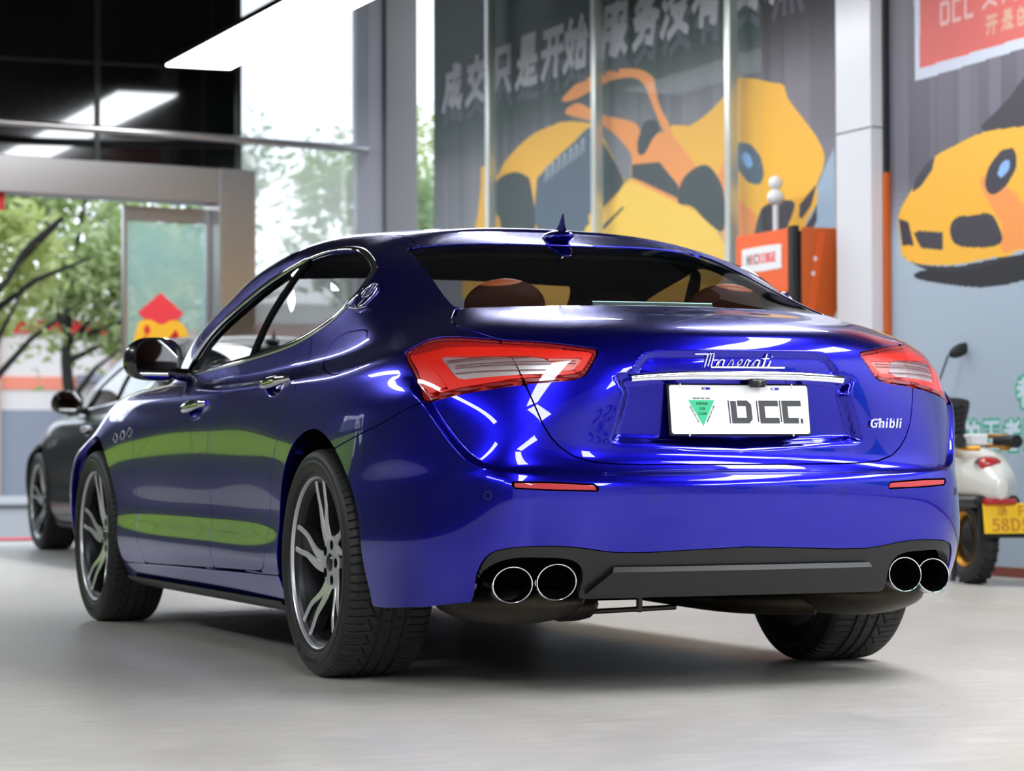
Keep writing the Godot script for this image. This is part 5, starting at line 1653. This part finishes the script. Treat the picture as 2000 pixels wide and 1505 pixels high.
func script_name(fr: Transform3D) -> Geo:
	# the flowing name badge: strokes in a 100-wide box
	var g := Geo.new()
	var S := [
		[-3, 14, 8, 14, 12, 13.6], [12, 13.6, 9, 0], [12, 13.6, 15.5, 14, 13, 1.0], [15.5, 14, 19, 14, 16.8, 1.2, 18.5, 0.2, 22, 1],
		[22, 1, 25, 7, 29, 8, 31, 7, 28, 8, 24.5, 3.5, 26, 0.4, 29, 1.6, 31.5, 7.4, 30.2, 1.5, 31.5, 0.3, 35, 1], [35, 1, 40, 8.6, 41.5, 4, 39.5, 0.6, 36.5, 0.5, 41, 0.4, 45, 1],
		[45, 1, 50, 4, 52, 7.4, 50, 8.3, 47, 5, 47.5, 1, 50.5, 0.2, 54, 1.2], [54, 1.2, 57, 7.6, 58.2, 8.3, 60, 7, 57.5, 0.4], [60, 7, 62, 7.4],
		[62, 1, 66, 7, 70, 8, 72, 7, 68, 8, 65, 3.5, 66, 0.4, 69, 1.6, 72.5, 7.4, 71, 1.2, 72.5, 0.3, 76, 1.2], [76, 1.2, 80.5, 15, 77.5, 1.5, 79, 0.3, 82, 1], [75.5, 9.5, 83, 9.8],
		[82, 1, 85.5, 8, 83.5, 1.2, 85, 0.1, 102, 0.1], [86.4, 11.4, 86.8, 12.4], [16.8, 0.1, 102, 0.1]]
	for st in S:
		var pts := []
		for i in range(0, st.size(), 2):
			pts.append(fr * Vector3((st[i] - 50.0 + st[i + 1] * 0.12) * 0.00275, st[i + 1] * 0.00265, 0.004))
		g_tube(g, smooth3(pts, 5), 0.0021, 6)
	return g

func sedan_badges(car: Node3D) -> void:
	# chrome bar over the plate
	var pts := []
	var nn := []
	var ww := []
	for k in 25:
		var x := lerpf(-0.338, 0.338, k / 24.0)
		var p := rear_pt(clampf(x, -0.33, 0.33), 0.93)
		pts.append(Vector3(x, 0.902 - 0.010 * pow(absf(x) / 0.338, 3.0), p.z + 0.004 + (0.006 if absf(x) < 0.3 else 0.0)))
		nn.append(Vector3(0, 0.25, 0.97))
		ww.append(0.0105 + 0.002 * (1.0 - absf(x) / 0.338))
	obj("chrome_bar", g_ribbon(Geo.new(), pts, nn, ww, 0.012), M.chrome, car)
	var cam := Geo.new()
	g_box(cam, Vector3(0.052, 0.882, 1.000), Vector3(0.055, 0.026, 0.03), 0.008)
	var ch := obj("camera_housing", cam, M.plastic, car)
	obj("camera_lens", g_ball(Geo.new(), Vector3(0.052, 0.880, 1.014), Vector3(0.008, 0.008, 0.006)), M.black_gloss, ch)
	# flowing name badge
	var fr := shell_frame(0.0, 0.936, true)
	fr.origin = Vector3(0.0, 0.925, rear_pt(0.02, 0.94).z + 0.002)
	fr.basis = Basis(Vector3.RIGHT, -0.06)
	obj("name_badge", script_name(fr), M.chrome, car)
	# model badge
	var gf := shell_frame(0.487, 0.766, true)
	gf.origin += gf.basis.z * 0.003
	gf.basis.y += gf.basis.x * 0.22
	gf.basis.x *= 1.22
	put_text("model_badge", "Ghibli", 0.036, 0.006, M.chrome, car, gf)
	# number plate: white board with the club's mark
	var pf := Transform3D(Basis(Vector3.RIGHT, -0.14), Vector3(0.0, 0.805, 0.994))
	var tray := Geo.new()
	g_box(tray, Vector3(0, 0, -0.004), Vector3(0.450, 0.150, 0.010), 0.004)
	var np := obj("plate_frame", tray, M.plastic, car)
	np.transform = pf
	var pg := Geo.new()
	var ol := PackedVector2Array()
	for c in [[0.212, 0.062], [-0.212, 0.062], [-0.212, -0.062], [0.212, -0.062]]:
		for k in 5:
			var a: float = atan2(c[1], c[0]) - 0.0
			var q := Vector2(signf(c[0]), signf(c[1]))
			var st: float = [0.0, PI / 2, PI, 1.5 * PI][[[1, 1], [-1, 1], [-1, -1], [1, -1]].find([int(q.x), int(q.y)])]
			ol.append(Vector2(c[0], c[1]) + Vector2.from_angle(st + PI / 2 * k / 4.0) * 0.008)
	g_prism(pg, ol, Transform3D(Basis.IDENTITY, Vector3(0, 0, 0.001)), 0.002)
	obj("plate_board", pg, M.plate_white, np)
	var z := 0.0032
	var L := Geo.new()
	var glyph := func(o: float, p: Array) -> void:
		var q := PackedVector2Array()
		for i in range(0, p.size(), 2): q.append(Vector2(o + p[i] - p[i + 1] * 0.05, p[i + 1] - 0.040))
		g_prism(L, q, Transform3D(Basis.IDENTITY, Vector3(0, 0, z - 0.0006)), 0.0010)
	var h := 0.066
	var ox := -0.036
	glyph.call(ox, [0.008, 0, 0.062, 0, 0.074, 0.012, 0.074, h - 0.012, 0.062, h, 0.030, h, 0.030, 0.05, 0.056, 0.05, 0.056, 0.016, 0.026, 0.016, 0.026, h - 0.002, 0.008, h - 0.002])
	glyph.call(ox, [0.0, 0.0, 0.004, 0, 0.004, h, 0.0, h])
	glyph.call(ox + 0.088, [0.010, 0, 0.072, 0, 0.072, 0.016, 0.028, 0.016, 0.028, 0.050, 0.072, 0.050, 0.072, h, 0.010, h])
	glyph.call(ox + 0.088, [0.002, 0.004, 0.006, 0.004, 0.006, h, 0.002, h])
	glyph.call(ox + 0.162, [0.010, 0, 0.060, 0, 0.060, 0.016, 0.028, 0.016, 0.028, 0.050, 0.072, 0.050, 0.072, h, 0.010, h])
	glyph.call(ox + 0.162, [0.002, 0.004, 0.006, 0.004, 0.006, h, 0.002, h])
	glyph.call(ox + 0.162, [0.066, 0, 0.074, 0, 0.074, 0.014, 0.066, 0.014])
	obj("plate_letters", L, M.print_grey, np)
	var T := Geo.new()
	g_prism(T, pv([-0.163, 0.027, -0.081, 0.027, -0.120, -0.048]), Transform3D(Basis.IDENTITY, Vector3(0, 0, z - 0.0006)), 0.0010)
	obj("plate_triangle", T, M.print_green, np)
	var row := 0
	for wd in ["DREAM", "CAR", "CLUB"]:
		put_text("plate_words", wd, 0.0105, 0.0008, M.print_dark, np, Transform3D(Basis.IDENTITY, Vector3(-0.121, 0.0165 - 0.0145 * row, z + 0.0006)))
		row += 1
	put_text("plate_words", "DREAM CAR CLUB", 0.0062, 0.0008, M.print_dark, np, Transform3D(Basis.IDENTITY, Vector3(-0.122, 0.0315, z + 0.0002)))
	put_text("plate_words", "DREAM CAR CLUB", 0.0062, 0.0008, M.print_dark, np, Transform3D(Basis(Vector3(0, 0, 1), -deg_to_rad(62)), Vector3(-0.1465, -0.013, z + 0.0002)))
	put_text("plate_words", "DREAM CAR CLUB", 0.0062, 0.0008, M.print_dark, np, Transform3D(Basis(Vector3(0, 0, 1), deg_to_rad(62)), Vector3(-0.0955, -0.013, z + 0.0002)))
	for x in [-0.105, 0.115]:
		var s := Geo.new()
		g_box(s, Vector3(x, 0.060, 0.003), Vector3(0.026, 0.007, 0.002), 0.001)
		obj("plate_slot", s, M.paint, np)
		var b := Geo.new()
		g_box(b, Vector3(x - 0.006, 0.060, 0.0045), Vector3(0.012, 0.006, 0.002), 0.001)
		obj("plate_bolt", b, M.chrome, np)
	for c in [[-0.185, 0.068], [0.17, 0.068], [-0.165, -0.071], [0.165, -0.071]]:
		var b := Geo.new()
		g_box(b, Vector3(c[0], c[1], 0.003), Vector3(0.004, 0.013, 0.005), 0.001)
		obj("plate_clip", b, M.plate_white, np)
	# parking sensors in the bumper
	for x in [-0.748, -0.295, 0.295, 0.748]:
		var f := shell_frame(x, 0.566, true)
		var r := []
		for k in 20: r.append(f * Vector3(cos(TAU * k / 20) * 0.0115, sin(TAU * k / 20) * 0.0115, 0.0003))
		obj("parking_sensor", g_tube(Geo.new(), r, 0.0008, 5, true), M.print_dark, car)

func others(car: Node3D) -> void:
	dark_sedan(car)
	kiosk()
	scooter()

func dark_sedan(car: Node3D) -> void:
	var c: Node3D = car.duplicate()
	c.name = "dark_sedan"
	add_child(c, true)
	c.position = Vector3(1.50, 0, -8.22)
	tag(c, "glossy dark brown sedan parked ahead by the shop front", "car")
	for o in c.get_children():
		if o is MeshInstance3D:
			if o.name.begins_with("name_badge") or o.name.begins_with("model_badge") or o.name.begins_with("plate_frame"):
				c.remove_child(o)
				o.free()
			elif o.mesh.get_surface_count() == 1 and o.mesh.surface_get_material(0) == M.paint:
				o.set_surface_override_material(0, M.black_paint)

func kiosk() -> void:
	var t := thing("vending_cabinet", "orange and black vending cabinet standing against the banner wall", "cabinet", Vector3(4.2, 0, -6.52))
	obj("body", box_of(0.0, 0.28, 0.0, 2.03, -0.78, 0.0, 0.006), M.ink, t)
	obj("header", box_of(-0.02, 0.0, 1.66, 2.05, -0.78, -0.075, 0.006), M.orange, t)
	obj("header_frame", box_of(-0.025, 0.02, 0.0, 2.06, -0.07, 0.0, 0.004), M.ink, t)
	obj("screen", box_of(-0.012, 0.0, 0.9, 1.58, -0.70, -0.12, 0.004), M.house_grey, t)
	var side := obj("side_panel", box_of(0.03, 0.28, 0.0, 2.05, 0.0, 0.012, 0.004), M.orange_dark, t)
	var f := Transform3D(Basis.IDENTITY, Vector3(0, 0, 0.012))
	obj("side_print", g_prism(Geo.new(), smooth(pv([0.28, 0.75, 0.28, 1.50, 0.22, 1.44, 0.19, 1.30, 0.19, 1.1, 0.22, 0.8]), 3), f, 0.002), M.white, side)
	for x in [[0.035, 0.0], [0.06, 0.02]]:
		obj("side_print", g_prism(Geo.new(), pv([x[0], 1.30, x[0] + 0.012, 1.30, x[0] + 0.13, 2.03, x[0] + 0.11, 2.03]), f, 0.0015), M.orange, side)
	for p in [Vector2(0.12, 1.86), Vector2(0.105, 1.77)]:
		obj("side_print", g_prism(Geo.new(), smooth(pv([p.x - 0.013, p.y, p.x, p.y + 0.016, p.x + 0.013, p.y, p.x, p.y - 0.016]), 4), f, 0.002), M.white, side)
	var bf := Transform3D(Basis(Vector3(0, 0, 1), Vector3.UP, Vector3(-1, 0, 0)), Vector3(-0.021, 1.885, -0.42))
	obj("logo_board", g_prism(Geo.new(), smooth(pv([-0.26, 0.05, -0.23, 0.075, 0.23, 0.075, 0.26, 0.05, 0.26, -0.05, 0.23, -0.075, -0.23, -0.075, -0.26, -0.05]), 2), bf, 0.004), M.white, t)
	bf.origin.x -= 0.005
	var i := 0
	for ch in "HECXIBGE":
		put_text("logo_letter", ch, 0.085, 0.002, M.print_grey if i < 4 and i % 2 == 0 else M.red_paper, t, Transform3D(bf.basis, bf.origin + bf.basis.x * (-0.175 + 0.05 * i)))
		i += 1
	var o := thing("white_ornament", "small white ball ornament on a stem on top of the vending cabinet", "ornament", Vector3(4.32, 2.05, -7.02))
	obj("stem", g_tube(Geo.new(), [Vector3.ZERO, Vector3(0, 0.2, 0)], 0.018, 10), M.white, o)
	obj("ball", g_ball(Geo.new(), Vector3(0, 0.32, 0), Vector3(0.045, 0.045, 0.045)), M.white, o)
	obj("collar", g_ball(Geo.new(), Vector3(0, 0.23, 0), Vector3(0.055, 0.05, 0.055)), M.white, o)

func scooter() -> void:
	var t := thing("scooter", "cream white scooter with yellow plate parked by the banner wall", "scooter", Vector3(3.92, 0, -4.10), -0.10)
	var ax := Transform3D(Basis(Vector3(0, 0, 1), Vector3(-1, 0, 0), Vector3(0, -1, 0)), Vector3.ZERO)
	for z in [0.0, -1.28]:
		var w := Node3D.new()
		w.name = "wheel"
		t.add_child(w, true)
		w.position = Vector3(0, 0.232, z)
		var tp := []
		for k in 17:
			var a := PI * 0.08 + TAU * 0.92 * k / 16.0
			tp.append(Vector2(0.180 - cos(a) * 0.052, sin(a) * 0.058))
		obj("tyre", g_lathe(Geo.new(), tp, ax, 48, 0, TAU, 1.0), M.rubber, w)
		obj("rim", g_lathe(Geo.new(), [Vector2(0.142, 0.05), Vector2(0.136, 0.048), Vector2(0.125, 0.03), Vector2(0.125, -0.03), Vector2(0.142, -0.05)], ax, 40, 0, TAU, 1.0), M.gold_metal, w)
		obj("hub_disc", g_lathe(Geo.new(), [Vector2(0.0, 0.03), Vector2(0.06, 0.03), Vector2(0.10, 0.02), Vector2(0.125, 0.02), Vector2(0.125, -0.02), Vector2(0.0, -0.03)], ax, 32, 0, TAU, 1.0), M.black_metal, w)
		for k in 5:
			var a := TAU * k / 5
			obj("spoke", g_tube(Geo.new(), [Vector3(0.03, 0, 0), Vector3(0.03, cos(a) * 0.13, sin(a) * 0.13)], [0.02, 0.011], 6), M.steel_dull, w)
		for k in 26:
			var a := TAU * k / 26
			for s in [-1.0, 1.0]:
				obj("tread_lug", g_box(Geo.new(), Vector3(s * 0.022, sin(a) * 0.2305, cos(a) * 0.2305), Vector3(0.036, 0.022, 0.006), 0.001, Basis(Vector3.RIGHT, PI / 2 - a) * Basis(Vector3.FORWARD, 0.0) * Basis(Vector3.UP, s * 0.5)), M.rubber_side, w)
	# tail body
	var body := Geo.new()
	var secs := [[0.335, 0.50, 0.045, 0.06], [0.30, 0.52, 0.10, 0.10], [0.18, 0.555, 0.15, 0.135], [0.0, 0.575, 0.165, 0.15], [-0.25, 0.58, 0.17, 0.15], [-0.50, 0.55, 0.15, 0.15], [-0.66, 0.48, 0.12, 0.14]]
	var rings := []
	for s in secs:
		var ring := []
		for k in 28:
			var a := TAU * k / 28
			var cx := cos(a)
			var sy := sin(a)
			ring.append(Vector3(cx * s[2], s[1] + (sy * s[3] if sy > 0 else sy * s[3] * 0.9), s[0]))
		rings.append(ring)
	for i in rings.size() - 1:
		for k in 28:
			var l := (k + 1) % 28
			var A: Vector3 = rings[i][k]
			var B: Vector3 = rings[i][l]
			var C: Vector3 = rings[i + 1][l]
			var D: Vector3 = rings[i + 1][k]
			var cen := func(p: Vector3, q: Array) -> Vector3: return (Vector3((p.x) / pow(q[2], 2.0) * q[2], (p.y - q[1]) / q[3], 0.9 if q[0] > 0.25 else (0.35 if q[0] > 0.1 else 0.0))).normalized()
			body.quad(A, B, C, D, cen.call(A, secs[i]), cen.call(B, secs[i]), cen.call(C, secs[i + 1]), cen.call(D, secs[i + 1]))
	g_ball(body, Vector3(0, 0.50, 0.33), Vector3(0.045, 0.06, 0.02))
	obj("tail_body", body, M.ivory, t)
	obj("rear_skirt", box_of(-0.13, 0.13, 0.40, 0.46, -0.2, 0.30, 0.02), M.ink, t)
	obj("tail_lamp", g_ball(Geo.new(), Vector3(-0.03, 0.615, 0.258), Vector3(0.072, 0.042, 0.045), Basis(Vector3.RIGHT, -0.5)), M.tail_red, t)
	obj("tail_lamp_ring", g_ball(Geo.new(), Vector3(-0.03, 0.615, 0.250), Vector3(0.080, 0.049, 0.042), Basis(Vector3.RIGHT, -0.5)), M.chrome, t)
	obj("lower_lamp", box_of(-0.09, 0.09, 0.415, 0.445, 0.28, 0.335, 0.008), M.tail_red, t)
	obj("mudguard", box_of(-0.10, 0.20, 0.245, 0.42, 0.27, 0.29, 0.006), M.ink, t)
	# plate: two lines on yellow
	var pl := obj("number_plate", g_box(Geo.new(), Vector3(0.09, 0.345, 0.315), Vector3(0.36, 0.155, 0.006), 0.003, Basis(Vector3.RIGHT, -0.15)), M.yellow, t)
	var im := Image.create(16, 16, false, Image.FORMAT_RGB8)
	var pf := Transform3D(Basis(Vector3.RIGHT, -0.15), Vector3(0.09, 0.345, 0.319))
	var pg := Geo.new()
	for st in GLYPH["zhe_river"]:
		for i in range(0, st.size() - 2, 2):
			g_tube(pg, [pf * Vector3(-0.10 + st[i] * 0.055, 0.014 + st[i + 1] * 0.05, 0.001), pf * Vector3(-0.10 + st[i + 2] * 0.055, 0.014 + st[i + 3] * 0.05, 0.001)], 0.003, 4)
	obj("plate_character", pg, M.gold_metal, pl)
	put_text("plate_letter", "F", 0.075, 0.003, M.gold_metal, pl, Transform3D(pf.basis, pf * Vector3(0.03, 0.038, 0.0)))
	put_text("plate_number", "58D50", 0.092, 0.003, M.gold_metal, pl, Transform3D(pf.basis, pf * Vector3(-0.005, -0.034, 0.0)))
	# seat, back pad, gilt rack with grips
	obj("seat", g_ball(Geo.new(), Vector3(0, 0.72, -0.30), Vector3(0.14, 0.055, 0.34)), M.seat_mesh, t)
	var bp := Geo.new()
	g_prism(bp, smooth(pv([-0.11, 0.0, -0.13, 0.10, -0.16, 0.20, -0.14, 0.235, 0.0, 0.245, 0.14, 0.235, 0.16, 0.20, 0.13, 0.10, 0.11, 0.0]), 3), Transform3D(Basis(Vector3.RIGHT, -0.12), Vector3(-0.10, 0.72, -0.16)), 0.05, 0.006)
	var pad := obj("back_pad", bp, M.seat_mesh, t)
	for i in 6:
		for s in [-1.0, 1.0]:
			obj("pad_rib", g_tube(Geo.new(), [Vector3(-0.10 + s * 0.012, 0.745 + i * 0.032, -0.106 - i * 0.004), Vector3(-0.10 + s * (0.09 + i * 0.007), 0.765 + i * 0.032, -0.108 - i * 0.004)], 0.007, 6), M.ink, pad)
	for s in [-1.0, 1.0]:
		obj("rack_rail", g_tube(Geo.new(), smooth3([Vector3(s * 0.10, 0.70, -0.20), Vector3(s * 0.12, 0.715, 0.0), Vector3(s * 0.13, 0.70, 0.16), Vector3(s * 0.06, 0.70, 0.22)], 4), 0.012, 8), M.gold_metal, t)
		obj("rack_rail", g_tube(Geo.new(), [Vector3(s * 0.10, 0.765, -0.14), Vector3(s * 0.16, 0.762, 0.10)], 0.011, 8), M.gold_metal, t)
		obj("rack_grip", g_tube(Geo.new(), [Vector3(s * 0.14, 0.735, 0.02), Vector3(s * 0.16, 0.735, 0.20)], 0.034, 12), M.ink, t)
		obj("foot_peg", g_tube(Geo.new(), [Vector3(s * 0.10, 0.28, -0.35), Vector3(s * 0.24, 0.28, -0.33)], 0.018, 8), M.ink, t)
	obj("rack_box", box_of(-0.04, 0.05, 0.715, 0.775, -0.02, 0.10, 0.01), M.white, t)
	# front: shield, handlebar and mirrors
	obj("front_shield", g_box(Geo.new(), Vector3(0, 0.62, -1.12), Vector3(0.36, 0.55, 0.06), 0.03, Basis(Vector3.RIGHT, 0.3)), M.ivory, t)
	obj("floor_board", box_of(-0.15, 0.15, 0.28, 0.33, -1.15, -0.5, 0.015), M.ink, t)
	obj("handlebar", g_tube(Geo.new(), [Vector3(-0.34, 0.98, -0.98), Vector3(0, 1.0, -1.06), Vector3(0.34, 0.98, -0.98)], 0.016, 8), M.ink, t)
	for s in [-1.0, 1.0]:
		obj("mirror_stem", g_tube(Geo.new(), [Vector3(s * 0.26, 0.99, -1.0), Vector3(s * 0.36, 1.22, -1.02)], 0.006, 6), M.ink, t)
		obj("mirror_head", g_ball(Geo.new(), Vector3(s * 0.37 + (0.06 if s > 0 else 0.0), 1.25, -1.02), Vector3(0.072, 0.036, 0.02), Basis(Vector3(0, 0, 1), 0.42)), M.ink, t)
	obj("side_stand", g_tube(Geo.new(), [Vector3(-0.06, 0.22, -0.08), Vector3(-0.11, 0.02, 0.0)], 0.014, 8), M.ink, t)
